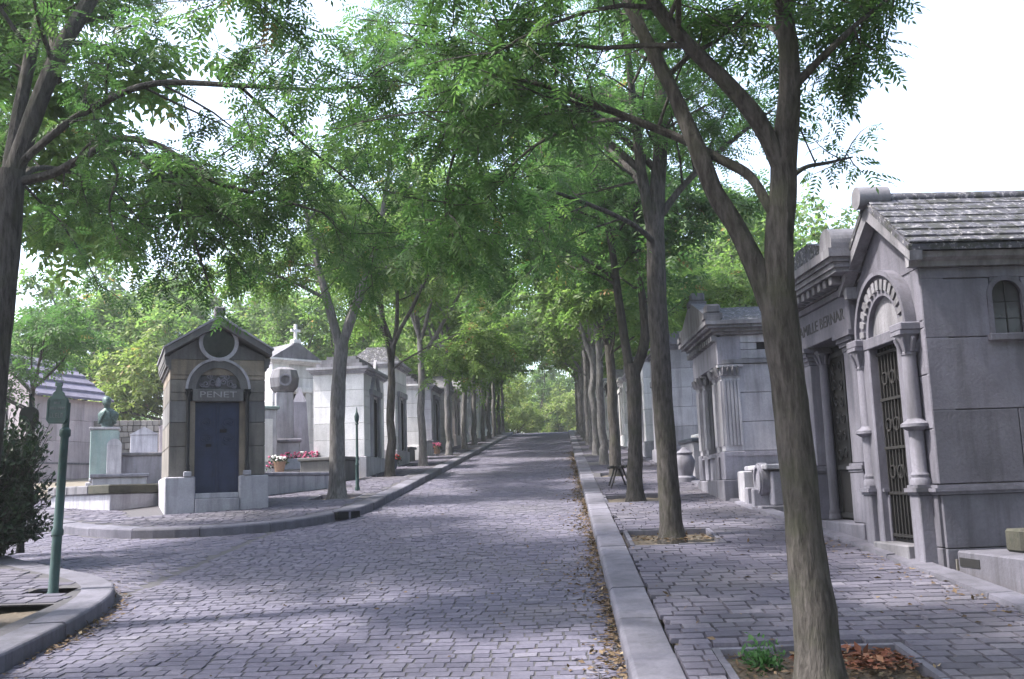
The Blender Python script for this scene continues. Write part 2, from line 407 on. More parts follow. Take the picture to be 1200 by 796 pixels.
KW = 0.32
def offset_poly(pl, d):
    out = []
    for i, p in enumerate(pl):
        a = Vector(pl[max(i-1, 0)]); b = Vector(pl[min(i+1, len(pl)-1)]); t = (b-a).normalized(); n = Vector((-t.y, t.x))
        out.append((p[0]+n.x*d, p[1]+n.y*d))
    return out
def resample(pl, step):
    pts = [Vector(p) for p in pl]; L = [0]
    for a, b in zip(pts, pts[1:]): L.append(L[-1]+(b-a).length)
    def at(s):
        for i in range(len(L)-1):
            if s <= L[i+1] or i == len(L)-2: return pts[i].lerp(pts[i+1], (s-L[i])/(L[i+1]-L[i]))
    return at, L[-1]
def kerb(label_name, edge, side, lengths, y_near):
    """a row of dressed kerb stones along the edge; side=+1 pavement lies to the left of the walk direction"""
    inner = offset_poly(edge, side*KW)
    base = MB(); e2 = offset_poly(edge, side*0.02); i2 = offset_poly(edge, side*(KW-0.02)); n = len(edge)
    base.add([(x, y, zg(y)+PAVE-0.02) for x, y in e2]+[(x, y, zg(y)+PAVE-0.02) for x, y in i2], [(i, i+1, n+i+1, n+i) for i in range(n-1)])
    root = tag(base.build('kerb', 'mortar'), kind='structure')
    at, L = resample(edge, 1); s = 0.0; rng = random.Random(5)
    prof = [(0, -0.06), (0.0, 0.115), (0.012, 0.132), (0.03, PAVE), (KW-0.008, PAVE), (KW, PAVE-0.01), (KW, -0.06)]
    while s < L-0.2:
        l = min(rng.uniform(*lengths), L-s); k = max(2, int(l/0.35)+1); m = MB(); vs = []
        dz = rng.uniform(-.008, .006); do = rng.uniform(-.006, .006)
        for i in range(k):
            q = s+0.005+(l-0.01)*i/(k-1); p = at(q); t = (at(min(q+0.12, L))-at(max(q-0.12, 0))).normalized(); nn = Vector((-t.y, t.x))*side
            for o, h in prof:
                o += do; vs.append((p.x+nn.x*o, p.y+nn.y*o, zg(p.y+nn.y*o)+h+dz))
        c = len(prof); fs = [(i*c+j, i*c+(j+1) % c, (i+1)*c+(j+1) % c, (i+1)*c+j) for i in range(k-1) for j in range(c)]
        fs += [tuple(range(c)), tuple((k-1)*c+j for j in range(c))]
        m.add(vs, fs).build('kerb_stone', 'kerb_stone', root); s += l
    return inner
RIGHT_EDGE = [(XR, -2), (XR, 20), (XR, CREST)]
kerb('right', RIGHT_EDGE, -1, (0.9, 1.35), 0)
left_in = kerb('left', LEFT_EDGE[:-1], -1, (0.95, 1.3), 0)
near_in = kerb('near', NEAR_EDGE[1:-1], 1, (0.9, 1.25), 0)

# tree positions (x, y) on the pavements
T_RIGHT = [(1.43, 6.12), (1.31, 12.78), (1.25, 18.12), (1.23, 24.26), (1.15, 29.1), (1.12, 34.3), (1.1, 38.6), (1.1, 43.6), (1.08, 48.8), (1.08, 54.0), (1.06, 59.2), (1.06, 64.5), (1.06, 70)]
T_LEFT = [(-4.69, 20.47), (-4.71, 26.91), (-4.45, 31.47), (-4.4, 38.3), (-4.35, 43.8), (-4.35, 48.8), (-4.3, 53.5), (-4.3, 57.9), (-4.3, 62.5), (-4.3, 67.3), (-4.3, 71.5)]
def pit_rect(x, y, w=0.56, l=0.72): return [(x-w, y-l), (x+w, y-l), (x+w, y+l), (x-w, y+l)]
PITS_R = [[(0.95, 5.35), (2.20, 5.35), (2.20, 7.05), (0.95, 7.05)]] + [pit_rect(x, y) for x, y in T_RIGHT[1:9]]
PITS_L = [pit_rect(x, y, 0.5, 0.6) for x, y in T_LEFT[:7]]
SIGN = (-5.21, 10.06)
PIT_N = [[(-6.1, 7.9), (-4.72, 7.9), (-4.82, 9.35), (-6.1, 9.35)], [(-5.45, 9.9), (-4.98, 9.9), (-5.02, 10.22), (-5.45, 10.22)]]
pave_r = [(XR+KW, -12)]+E_LINE+[(XR+KW, CREST)]
left_back = [(-5.1, CREST), (-5.25, 45), (-5.3, 34), (-5.35, 26), (-6.0, 22.6), (-8.0, 20.6), (-9.6, 21.0), (-13.4, 23.2)]
pave_l = left_in + left_back[::-1]
near_back = [(-12.8, 19.0), (-9.6, 16.0), (-8.3, 12.5), (-8.0, 5), (-8, -12)]
pave_n = [(NEAR_EDGE[0][0]-KW, -12)] + near_in[1:] + near_back
def pavement(poly, holes): return tag(sheet('pavement', poly, PAVE-0.0065, 'mortar', holes), kind='structure')
PR = pavement(pave_r, PITS_R); PL = pavement(pave_l, PITS_L); PN = pavement(pave_n, PIT_N)
# plots behind the pavements
for nm, poly in (('burial_ground', [E_LINE[i] for i in range(len(E_LINE))]+[(60, CREST), (60, -12)]),
                 ('burial_ground', [left_back[i] for i in range(len(left_back))]+[(-16, 24.4), (-40, 46), (-60, CREST)]),
                 ('burial_ground', near_back+[(-60, -12), (-60, 60), (-24.5, 30)])):
    tag(sheet(nm, poly, PAVE-0.03, 'ground'), kind='structure')

def setts(parent, poly, holes, off, matname, pitch, wr, y0, y1, x0, x1, n_single, seed, ang=0.0, cen=(0, 0), ymin=5.3, lo=None, hi=None):
    """courses of stone setts. The nearest ones in view are single stones, the rest one mesh"""
    rng = np.random.default_rng(seed); cx, cy = [], []; w_, l_ = [], []
    y = y0
    while y < y1:
        p = pitch*rng.uniform(0.9, 1.1); n = int((x1-x0)/wr[0])+2; w = rng.uniform(wr[0], wr[1], n)
        c = np.cumsum(w) - w/2 + x0 - rng.uniform(0, wr[1]); ok = (c > x0) & (c < x1)
        cx.append(c[ok]); w_.append(w[ok]); cy.append(np.full(ok.sum(), y+p/2)); l_.append(np.full(ok.sum(), p)); y += p
    cx = np.concatenate(cx); cy = np.concatenate(cy); w_ = np.concatenate(w_); l_ = np.concatenate(l_)
    ca, sa = math.cos(ang), math.sin(ang)
    wob = 0.03*np.sin(cx*2.1+cy*0.7)
    X = cen[0]+cx*ca-(cy+wob)*sa; Y = cen[1]+cx*sa+(cy+wob)*ca
    if lo is not None:                                          # stones cut to fit against kerbs and pits
        xa = np.maximum(X-w_/2, lo(Y)); xb = np.minimum(X+w_/2, hi(Y))
        for h in holes:
            hx0, hx1 = min(p[0] for p in h)-.01, max(p[0] for p in h)+.01; hy0, hy1 = min(p[1] for p in h)-.01, max(p[1] for p in h)+.01
            inr = (Y+l_*0.4 > hy0) & (Y-l_*0.4 < hy1) & (xb > hx0) & (xa < hx1)
            left = inr & (X < (hx0+hx1)/2); right = inr & ~left
            xb = np.where(left, np.minimum(xb, hx0), xb); xa = np.where(right, np.maximum(xa, hx1), xa)
        X = (xa+xb)/2; w_ = xb-xa; ok = w_ > 0.06; X, Y, w_, l_ = X[ok], Y[ok], w_[ok], l_[ok]
    keep = inpoly(X, Y, poly)
    for sx, sy in ((-.42, -.42), (.42, -.42), (.42, .42), (-.42, .42)):
        dx, dy = w_*sx, l_*sy; keep &= inpoly(X+dx*ca-dy*sa, Y+dx*sa+dy*ca, poly)
        for h in holes: keep &= ~inpoly(X+dx*ca-dy*sa, Y+dx*sa+dy*ca, h)
    X, Y, w_, l_ = X[keep], Y[keep], w_[keep], l_[keep]; n = len(X)
    dxc = X; depth = Y
    vis = (Y > ymin) & (np.abs((X+0.048*Y)/np.maximum(Y, 1)) < 0.53)
    order = np.argsort(np.where(vis, Y+0.15*np.abs(X), 1e6)); single = set(order[:n_single].tolist())
    hz = np.clip(rng.normal(0, 0.0022, n), -.003, .007); tl = rng.normal(0, 0.010, (n, 2)); tint = np.clip(rng.beta(2.2, 2.4, n), 0, 1); yaw = rng.normal(0, 0.02, n)+ang
    gap = 0.005; ins = 0.004
    # unit corners: base ring then top ring
    ux = np.array([-1, 1, 1, -1, -1, 1, 1, -1.]); uy = np.array([-1, -1, 1, 1, -1, -1, 1, 1.]); uz = np.array([-1, -1, -1, -1, 0, 0, 0, 0.])
    insv = np.where(uz < 0, 0, ins)
    jit = rng.uniform(-0.006, 0.006, (n, 8, 2))
    rest = np.array([i for i in range(n) if i not in single])
    lx = ux[None]*(w_[:, None]/2-gap) - np.sign(ux)[None]*insv[None] + jit[..., 0]; ly = uy[None]*(l_[:, None]/2-gap) - np.sign(uy)[None]*insv[None] + jit[..., 1]
    lz = uz[None]*0.035 + hz[:, None] + (lx*tl[:, :1]+ly*tl[:, 1:])*(uz[None] == 0)
    cyw, syw = np.cos(yaw)[:, None], np.sin(yaw)[:, None]
    gx = lx*cyw-ly*syw; gy = lx*syw+ly*cyw
    WX = X[:, None]+gx; WY = Y[:, None]+gy; WZ = SL*WY+off+lz
    V = np.stack([WX, WY, WZ], -1)
    Q = np.array([[4, 5, 6, 7], [0, 1, 5, 4], [1, 2, 6, 5], [2, 3, 7, 6], [3, 0, 4, 7]])
    vr = V[rest].reshape(-1, 3); q = (Q[None]+(np.arange(len(rest))*8)[:, None, None]).reshape(-1, 4)
    o = mesh_np('setts', vr, q, matname, parent, np.repeat(tint[rest], 5)); o['kind'] = 'stuff'
    # shared sett stones for the near ones
    protos = []
    for k in range(8):
        m = MB(); jx = rng.uniform(-.018, .018, (8, 2)); vs = []
        for i in range(8):
            e = 0.5 if uz[i] < 0 else 0.5-0.035
            vs.append((ux[i]*e+jx[i, 0], uy[i]*(e if uz[i] < 0 else 0.5-0.055)+jx[i, 1], uz[i]))
        m.add(vs, [tuple(r) for r in Q]); me = m.build('sett', matname+'_single', None, link_it=False).data; protos.append(me)
    for i in order[:n_single]:
        o = link(bpy.data.objects.new('sett', protos[int(i) % 8]), parent)
        o.scale = (w_[i]-2*gap, l_[i]-2*gap, 0.035); o.location = (X[i], Y[i], SL*Y[i]+off+hz[i])
        o.rotation_euler = (math.atan(SL)+tl[i, 1], tl[i, 0], yaw[i])
def lin(pl):
    q = sorted((y, x) for x, y in pl); a = np.array([t[0] for t in q]); c = np.array([t[1] for t in q]); return lambda Y: np.interp(Y, a, c)
le = lin([(-4.6, 10.9), (-4.62, 15.9)]+[p for p in LEFT_EDGE if p[1] > 15.95 and p[0] > -4.6]+[p for p in NEAR_EDGE if p[1] < 10.4])
setts(road, [(XR+.02, -12), (XR+.02, CREST), (-3.64, CREST), (-3.64, 19), (-4.65, 16.1), (-4.65, 10), (-4.3, 6), (-4.2, -12)], [], 0.0, 'sett_road', 0.128, (0.115, 0.195), 2.0, 71.5, -4.7, XR+.2, 300, 11, lo=lambda Y: le(Y)+.006, hi=lambda Y: Y*0+XR-.004)
SIDE = [(-4.62, 10.4)]+[p for p in NEAR_EDGE if p[1] > 10.5][:] + [p for p in LEFT_EDGE[::-1] if p[1] < 19 and p[0] < -4.6] + [(-4.62, 15.9)]
setts(road, SIDE, [], 0.0, 'sett_road', 0.13, (0.12, 0.2), -4, 30, -6, 6, 120, 12, R(40), (-5, 12.5))
setts(PR, pave_r, PITS_R, PAVE, 'sett_pave', 0.155, (0.16, 0.29), 2.5, 60, 0.4, 4, 300, 13, lo=lambda Y: Y*0+XR+KW+.004, hi=lambda Y: lin(E_LINE)(Y)-.025)
setts(PL, pave_l, PITS_L+[[(-7.75, 17.6), (-5.6, 18.6), (-6.6, 20.9), (-8.8, 19.8)]], PAVE, 'sett_pave', 0.155, (0.16, 0.27), 15, 60, -14, -3.8, 260, 14)
setts(PN, pave_n, PIT_N, PAVE, 'sett_pave', 0.165, (0.18, 0.30), 5, 19, -12, -4.3, 200, 15, ymin=7)
# tree pits: sunk soil with dressed edging stones
for i, (pit, base) in enumerate([(p, PR) for p in PITS_R]+[(p, PL) for p in PITS_L]+[(p, PN) for p in PIT_N]):
    m = MB(); rr = random.Random(i); x0, x1 = min(p[0] for p in pit)-.03, max(p[0] for p in pit)+.03; y0, y1 = min(p[1] for p in pit)-.03, max(p[1] for p in pit)+.03
    k = 9; vs = [(x0+(x1-x0)*a/k, y0+(y1-y0)*b/k, zg(y0+(y1-y0)*b/k)+0.055+rr.uniform(-.012, .02)) for b in range(k+1) for a in range(k+1)]
    m.add(vs, [(b*(k+1)+a, b*(k+1)+a+1, (b+1)*(k+1)+a+1, (b+1)*(k+1)+a) for b in range(k) for a in range(k)])
    s = m.build('tree_pit_soil', 'soil', base, smooth=True)
    if i < 6 or base is PL and i < 13:
        for (ax, ay), (bx, by) in zip(pit, pit[1:]+pit[:1]):
            L = math.hypot(bx-ax, by-ay); n = max(1, int(L/0.4)); d = Vector((bx-ax, by-ay))/L; nn = Vector((d.y, -d.x))
            for q in range(n):
                e = MB(); pa = Vector((ax, ay))+d*(L*q/n+.006); pb = Vector((ax, ay))+d*(L*(q+1)/n-.006)
                ring = [pa-nn*0.045, pb-nn*0.045, pb+nn*0.005, pa+nn*0.005]; dz = rr.uniform(-.008, .006)
                e.add([(p.x, p.y, zg(p.y)+0.03) for p in ring]+[(p.x, p.y, zg(p.y)+PAVE-0.004+dz) for p in ring], [(0,3,2,1),(4,5,6,7),(0,1,5,4),(1,2,6,5),(2,3,7,6),(3,0,4,7)])
                e.build('edging_stone', 'kerb_stone', base)
# dressed border course along the plots on the side of the gabled tombs
bm_ = MB(); border = tag(bm_.add([(3.6, 3.1, zp(3.1)-.02), (3.5, 3.1, zp(3.1)-.02), (3.4, 8, zp(8)-.02), (3.5, 8, zp(8)-.02)], [(0, 1, 2, 3)]).build('border', 'mortar'), kind='structure')
at, L = resample([p for p in E_LINE if p[1] > 2.9], 1); s = 0; rr = random.Random(3)
while s < L-1 and s < 42:
    l = rr.uniform(0.7, 1.2); a = at(s+.006); b = at(s+l-.006); m = MB(); w = 0.2; h = 0.03+rr.uniform(-.008, .008)
    m.add([(a.x-.02, a.y, zp(a.y)-.03), (b.x-.02, b.y, zp(b.y)-.03), (b.x+w, b.y, zp(b.y)-.03), (a.x+w, a.y, zp(a.y)-.03),
           (a.x-.01, a.y, zp(a.y)+h), (b.x-.01, b.y, zp(b.y)+h), (b.x+w, b.y, zp(b.y)+h+.012), (a.x+w, a.y, zp(a.y)+h+.012)],
          [(0,3,2,1),(4,5,6,7),(0,1,5,4),(1,2,6,5),(2,3,7,6),(3,0,4,7)]).build('border_stone', 'kerb_stone', border); s += l
#--TREES--
# ------------------------------------------------------------------ trees
def leaf_template(pairs, ln=0.30, wd=0.105, droop=0.3):
    """one pinnate leaf of unit length along +x: pairs of leaflets and one at the tip; four corners each"""
    out = []
    def leaflet(base, d, l, w):
        d = Vector(d).normalized(); s = Vector((-d.y, d.x, 0)).normalized()
        out.append([base, base+d*l*0.45+s*w*0.5+Vector((0, 0, -0.012)), base+d*l+Vector((0, 0, -0.05)), base+d*l*0.45-s*w*0.5+Vector((0, 0, -0.012))])
    for i in range(pairs):
        t = 0.18+0.72*i/max(1, pairs-0.5); b = Vector((t, 0, -droop*t*t)); k = 0.85+0.3*math.sin(math.pi*(i+0.7)/pairs)
        for sd in (-1, 1): leaflet(b, (0.55, sd, -0.12), ln*k, wd*k)
    leaflet(Vector((0.93, 0, -droop*0.87)), (1, 0, -0.5), ln, wd)
    return np.array([[list(p) for p in q] for q in out])          # (m,4,3)
LEAF_FINE = leaf_template(5); LEAF_MID = leaf_template(3, 0.40, 0.17); LEAF_FAR = leaf_template(1, 0.62, 0.36, 0.2)
def leaf_simple():
    q = [[[0, 0, 0], [0.45, 0.24, 0.02], [1, 0, -0.08], [0.45, -0.24, 0.02]]]
    return np.array(q)
LEAF_ONE = leaf_simple()

def rand_unit(rng): 
    v = rng.normal(size=3); return Vector(v/np.linalg.norm(v))
def path(rng, p0, d0, length, n, wander, grav):
    pts = [Vector(p0)]; d = Vector(d0).normalized()
    for i in range(n):
        d = (d + rand_unit(rng)*wander + Vector((0, 0, grav))).normalized(); pts.append(pts[-1]+d*(length/n))
    return pts
def sample(pts, t):
    n = len(pts)-1; f = min(max(t, 0), 0.9999)*n; i = int(f); return pts[i].lerp(pts[i+1], f-i), (pts[i+1]-pts[i]).normalized()
def smooth_path(pts, rad, k=5):
    """Catmull-Rom through hand-placed limb points"""
    P = [Vector(p) for p in pts]; n = len(P); out, ro = [], []
    for i in range(n-1):
        a, b, c, d = P[max(i-1, 0)], P[i], P[i+1], P[min(i+2, n-1)]
        for j in range(k):
            t = j/k; out.append(0.5*((2*b)+(c-a)*t+(2*a-5*b+4*c-d)*t*t+(3*b-a-3*c+d)*t**3)); ro.append(rad[i]*(1-t)+rad[i+1]*t)
    out.append(P[-1]); ro.append(rad[-1]); return out, ro

def grow(rng, limbs, sec=(7, 1.8), twig=(7, 0.7), leaves=9, leaf_len=0.26, start=0.3, spread=1.0, keep=None, grav=0.02, droop=0.35):
    """limbs: list of (pts, radii, density). Returns tubes for each limb, and leaf frames"""
    tubes = []; LP, LD = [], []
    def leafy(p, d, l):
        k = max(3, int(leaves*rng.uniform(0.75, 1.25)))
        for i in range(k):
            t = (i+0.6)/k; LP.append(p+d*(l*t)+Vector(rng.normal(0, 0.012, 3)))
            v = d*0.55+Vector((rng.normal(), rng.normal(), rng.normal()*0.45-droop)); LD.append(v.normalized())
    for pts, rad, dens in limbs:
        grp = [(pts, rad, 9)]; L = sum((b-a).length for a, b in zip(pts, pts[1:]))
        ns = max(2, int(sec[0]*dens)); twigs = []
        for i in range(ns):
            t = start+(1-start)*(i+rng.uniform(0.1, 0.9))/ns; p, tg = sample(pts, t); r = rad[min(len(rad)-1, int(t*(len(rad)-1)))]
            side = rand_unit(rng); side = (side - tg*side.dot(tg)).normalized()
            side.z = side.z*0.6; d = (tg*0.55+side*spread).normalized(); l = sec[1]*rng.uniform(0.6, 1.15)*(1.1-0.4*t)
            sp = path(rng, p, d, l, 5, 0.22, grav); rr = max(0.006, min(0.028, r*0.4))
            if keep and not (keep(sp[-1]) and keep(sp[3])): continue
            grp.append((sp, [rr*(1-0.8*k/5) for k in range(6)], 5)); twigs.append((sp, 1.0))
        twigs.append((pts[-max(3, len(pts)//3):], 0.8))
        for sp, k in twigs:
            nt_ = int(twig[0]*rng.uniform(0.8, 1.2)*k)
            for i in range(nt_):
                t = 0.15+0.85*(i+rng.uniform(0, 1))/nt_; p, tg = sample(sp, t); side = rand_unit(rng); side.z *= 0.6
                d = (tg*0.5+side).normalized(); l = twig[1]*rng.uniform(0.55, 1.2)
                tp = path(rng, p, d, l, 3, 0.2, -0.05)
                if keep and not keep(tp[-1]): continue
                grp.append((tp, [0.006, 0.005, 0.004, 0.002], 3)); leafy(tp[0], (tp[-1]-tp[0]).normalized(), l)
        tubes.append(grp)
    return tubes, LP, LD
def leaf_mesh(rng, LP, LD, tmpl, size, tbias=0.0, var=(0.7, 1.25)):
    n = len(LP); P = np.array([list(p) for p in LP]); X = np.array([list(d) for d in LD]); X /= np.linalg.norm(X, axis=1)[:, None]
    up = np.stack([rng.normal(0, 0.45, n), rng.normal(0, 0.45, n), np.ones(n)], -1)
    Z = up-X*(up*X).sum(1)[:, None]; Z /= np.linalg.norm(Z, axis=1)[:, None]; Y = np.cross(Z, X)
    s = size*rng.uniform(*var, n); m = tmpl.shape[0]; T = tmpl.reshape(-1, 3)
    V = P[:, None, :]+s[:, None, None]*(T[None, :, 0:1]*X[:, None]+T[None, :, 1:2]*Y[:, None]+T[None, :, 2:3]*Z[:, None])
    q = np.arange(n*m*4).reshape(-1, 4); ti = np.clip(rng.beta(2, 2.6, n)*0.88+tbias, 0, 0.9); odd = rng.random(n) > (0.998 if m > 8 else 0.99); ti[odd] = 0.98
    return V.reshape(-1, 3), q, np.repeat(ti, m)
from mathutils import noise as mnoise
def gnarl(m, start, amp):
    """uneven girth: push the wood in and out a little, so it does not read as a turned pole"""
    for i in range(start, len(m.v)):
        p = Vector(m.v[i]); k = mnoise.noise(p*Vector((7, 7, 2.2)))+0.6*mnoise.noise(p*Vector((17, 17, 6))); q = mnoise.noise(p*5+Vector((9, 3, 1)))
        m.v[i] = (p.x+amp*k, p.y+amp*q, p.z)
def tree_parts(root, trunk, tubes, LP, LD, rng, tmpl, size, leaf, bark, tbias=0.0, girth=0.84):
    m = MB(); tp, tr = trunk; fp, fr = [], []
    for i in range(len(tp)-1):
        kk = max(1, int((tp[i+1]-tp[i]).length/0.09))
        for j in range(kk): fp.append(tp[i].lerp(tp[i+1], j/kk)); fr.append((tr[i]*(1-j/kk)+tr[i+1]*j/kk)*girth)
    fp.append(tp[-1]); fr.append(tr[-1]*girth)
    m.tube(fp, fr, 20); gnarl(m, 0, 0.011); m.build('trunk', bark, root, smooth=True)
    for grp in tubes:
        m = MB()
        for pts, rad, n in grp: m.tube(pts, [q*(0.86 if n == 9 else 1) for q in rad], n)
        gnarl(m, 0, 0.007)
        m.build('limb', bark, root, smooth=True)
    v, q, t = leaf_mesh(rng, LP, LD, tmpl, size, tbias); mesh_np('crown', v, q, leaf, root, t)
def flare(tp, tr, base=1.45, h=0.35):
    """root flare at the foot of a trunk"""
    z0 = tp[0].z; pts, rad = [], []
    for k, (dz, f) in enumerate(((-0.12, base*1.08), (0.0, base), (0.08, 1.25), (0.22, 1.1), (0.45, 1.02))):
        pts.append(Vector((tp[0].x, tp[0].y, z0+dz))); rad.append(tr[0]*f)
    for p, r in zip(tp, tr):
        if p.z > z0+0.55: pts.append(p); rad.append(r)
    return pts, rad
def V4(lst): return smooth_path([p[:3] for p in lst], [p[3] for p in lst])

def auto_tree(seed, h_fork, r, n_limb, limb_len, el=(45, 72), lean=(0, 0), low=2, twig=(9, 0.7), sec=(10, 1.9), leaves=12):
    rng = np.random.default_rng(seed)
    top = Vector((lean[0], lean[1], h_fork)); k = 7
    tp = [Vector((top.x*(i/k)**1.4+rng.normal(0, 0.025)*(i > 0), top.y*(i/k)**1.4+rng.normal(0, 0.025)*(i > 0), h_fork*i/k)) for i in range(k+1)]
    tr = [r*(1-0.28*i/k) for i in range(k+1)]; limbs = []
    for i in range(n_limb):
        az = 2*math.pi*(i+rng.uniform(-.25, .25))/n_limb*1.0+seed; e = R(rng.uniform(*el)); t = 0.80+0.2*rng.random() if i > 1 else 1.0
        if i == n_limb-1: e = R(80)
        p, _ = sample(tp, t); l = limb_len*rng.uniform(0.8, 1.15)
        d = Vector((math.cos(az)*math.cos(e), math.sin(az)*math.cos(e), math.sin(e)))
        pts = path(rng, p, d, l, 9, 0.13, 0.01); rr = r*rng.uniform(0.45, 0.62); limbs.append((pts, [rr*(1-0.86*j/9) for j in range(10)], 1.0))
    # a low side branch or two
    for i in range(low):
        p, _ = sample(tp, rng.uniform(0.72, 0.9)); az = rng.uniform(0, 6.28)
        pts = path(rng, p, (math.cos(az), math.sin(az), 0.55), limb_len*0.62, 7, 0.15, -0.02); limbs.append((pts, [0.035*(1-0.8*j/7) for j in range(8)], 0.8))
    tubes, LP, LD = grow(rng, limbs, sec, twig, leaves)
    return rng, flare(tp, tr), tubes, LP, LD
def copy_tree(src, loc, rz, sc, label, cat='tree', group=None, name=None):
    c = src.copy(); link(c); c.location = loc; c.rotation_euler = (0, 0, rz); c.scale = (sc[0], sc[0], sc[1]); c['label'] = label
    c['category'] = cat
    if group: c['group'] = group
    elif 'group' in c: del c['group']
    for ch in list(src.children):
        d = ch.copy(); link(d); d.parent = c
    return c

# --- the tree in the foreground pit, built limb by limb
def world_tree(name, label, loc, trunk, limbs, seed, tmpl, size, leaf, bark, tbias=0.0, group=None, **kw):
    """limb points are given in street coordinates; the thing's origin is at the foot"""
    o = Vector(loc); root = thing(name, label, 'tree', loc, group=group); rng = np.random.default_rng(seed)
    tp, tr = V4(trunk); tp = [p-o for p in tp]; lm = []
    for pts, dens in limbs:
        p, r = V4(pts); lm.append(([q-o for q in p], r, dens))
    keep = kw.pop('keep', None)
    k2 = (lambda p: keep(p+o)) if keep else None
    tubes, LP, LD = grow(rng, lm, keep=k2, **kw)
    if keep:
        z = [(p, d) for p, d in zip(LP, LD) if keep(p+o)]; LP = [a for a, b in z]; LD = [b for a, b in z]
    tree_parts(root, flare(tp, tr), tubes, LP, LD, rng, tmpl, size, leaf, bark, tbias)
    return root
T1 = [(1.44, 6.12, 0.59, 0.150), (1.42, 6.12, 1.22, 0.136), (1.40, 6.12, 1.82, 0.128), (1.385, 6.12, 2.38, 0.125), (1.365, 6.12, 2.73, 0.131), (1.36, 6.1, 2.95, 0.125)]
T1L = [
 ([(1.37, 6.12, 2.72, 0.095), (1.26, 6.15, 3.08, 0.083), (1.16, 6.2, 3.37, 0.075), (1.04, 6.25, 3.65, 0.070), (0.95, 6.3, 3.96, 0.067), (0.83, 6.4, 4.39, 0.058), (0.69, 6.5, 4.81, 0.053), (0.57, 6.6, 5.18, 0.050), (0.38, 6.8, 5.9, 0.042), (0.1, 7.1, 6.8, 0.032), (-0.1, 7.3, 7.8, 0.025), (-0.3, 7.4, 9.0, 0.012)], 1.4),
 ([(1.36, 6.1, 2.82, 0.116), (1.39, 6.1, 3.29, 0.104), (1.44, 6.1, 3.59, 0.099), (1.46, 6.1, 3.84, 0.097), (1.51, 6.05, 4.21, 0.081), (1.51, 6.0, 4.58, 0.073), (1.5, 6.0, 5.05, 0.065), (1.57, 5.9, 5.61, 0.049), (1.5, 5.9, 6.5, 0.036), (1.6, 5.7, 7.8, 0.028), (1.7, 5.5, 9.2, 0.012)], 1.5),
 ([(1.45, 6.1, 3.70, 0.072), (1.33, 6.05, 3.99, 0.067), (1.15, 6.0, 4.24, 0.061), (0.92, 5.95, 4.48, 0.053), (0.7, 5.9, 4.75, 0.048), (0.44, 5.8, 5.11, 0.040), (0.0, 5.7, 5.6, 0.030), (-0.5, 5.6, 6.1, 0.012)], 1.3),
 ([(1.36, 6.1, 3.46, 0.037), (1.26, 6.2, 3.72, 0.038), (1.07, 6.3, 3.9, 0.036), (0.82, 6.4, 4.09, 0.034), (0.44, 6.5, 4.32, 0.029), (0.04, 6.6, 4.55, 0.021), (-0.38, 6.7, 4.69, 0.014), (-0.9, 6.9, 4.66, 0.006)], 1.0),
 ([(1.50, 6.05, 4.22, 0.038), (1.7, 6.0, 4.40, 0.029), (1.92, 6.0, 4.6, 0.021), (2.15, 6.1, 4.80, 0.013), (2.30, 6.2, 4.92, 0.006)], 0.55),
 ([(-0.2, 6.65, 4.63, 0.016), (-0.5, 6.8, 4.52, 0.014), (-0.72, 6.95, 4.2, 0.012), (-0.80, 7.05, 3.85, 0.008), (-0.74, 7.1, 3.62, 0.005)], 0.9),
 ([(0.55, 6.5, 4.27, 0.02), (0.2, 7.2, 4.5, 0.018), (-0.2, 8.0, 4.6, 0.014), (-0.6, 8.8, 4.5, 0.006)], 0.9),
 ([(0.0, 5.7, 5.6, 0.03), (-0.7, 6.1, 5.9, 0.024), (-1.5, 6.6, 5.9, 0.018), (-2.2, 7.0, 5.7, 0.008)], 1.0),
 ([(1.44, 6.1, 3.62, 0.021), (1.67, 6.5, 3.86, 0.019), (1.95, 6.9, 4.02, 0.014), (2.22, 7.2, 4.15, 0.008)], 0.35),
]
def t1_keep(p): return p.x < 2.2+0.2*(p.y-6)+max(0, p.z-4.6)*0.4 and (p.z > 4.0+0.12*max(0, p.y-6.5) or (abs(p.x+0.75) < 0.42 and p.z > 3.35) or p.x > 1.5) and p.y > 4.2 and not (0.25 < p.x < 1.2 and p.z < 4.85 and p.y > 5.2)
world_tree('avenue_tree', 'tall forked street tree growing from the square pit with red leaf litter', (1.44, 6.12, 0.59), T1, T1L, 101, LEAF_FINE, 0.185, 'leaf_avenue', 'bark',
           sec=(10, 1.5), twig=(10, 0.5), leaves=11, start=0.42, keep=t1_keep)
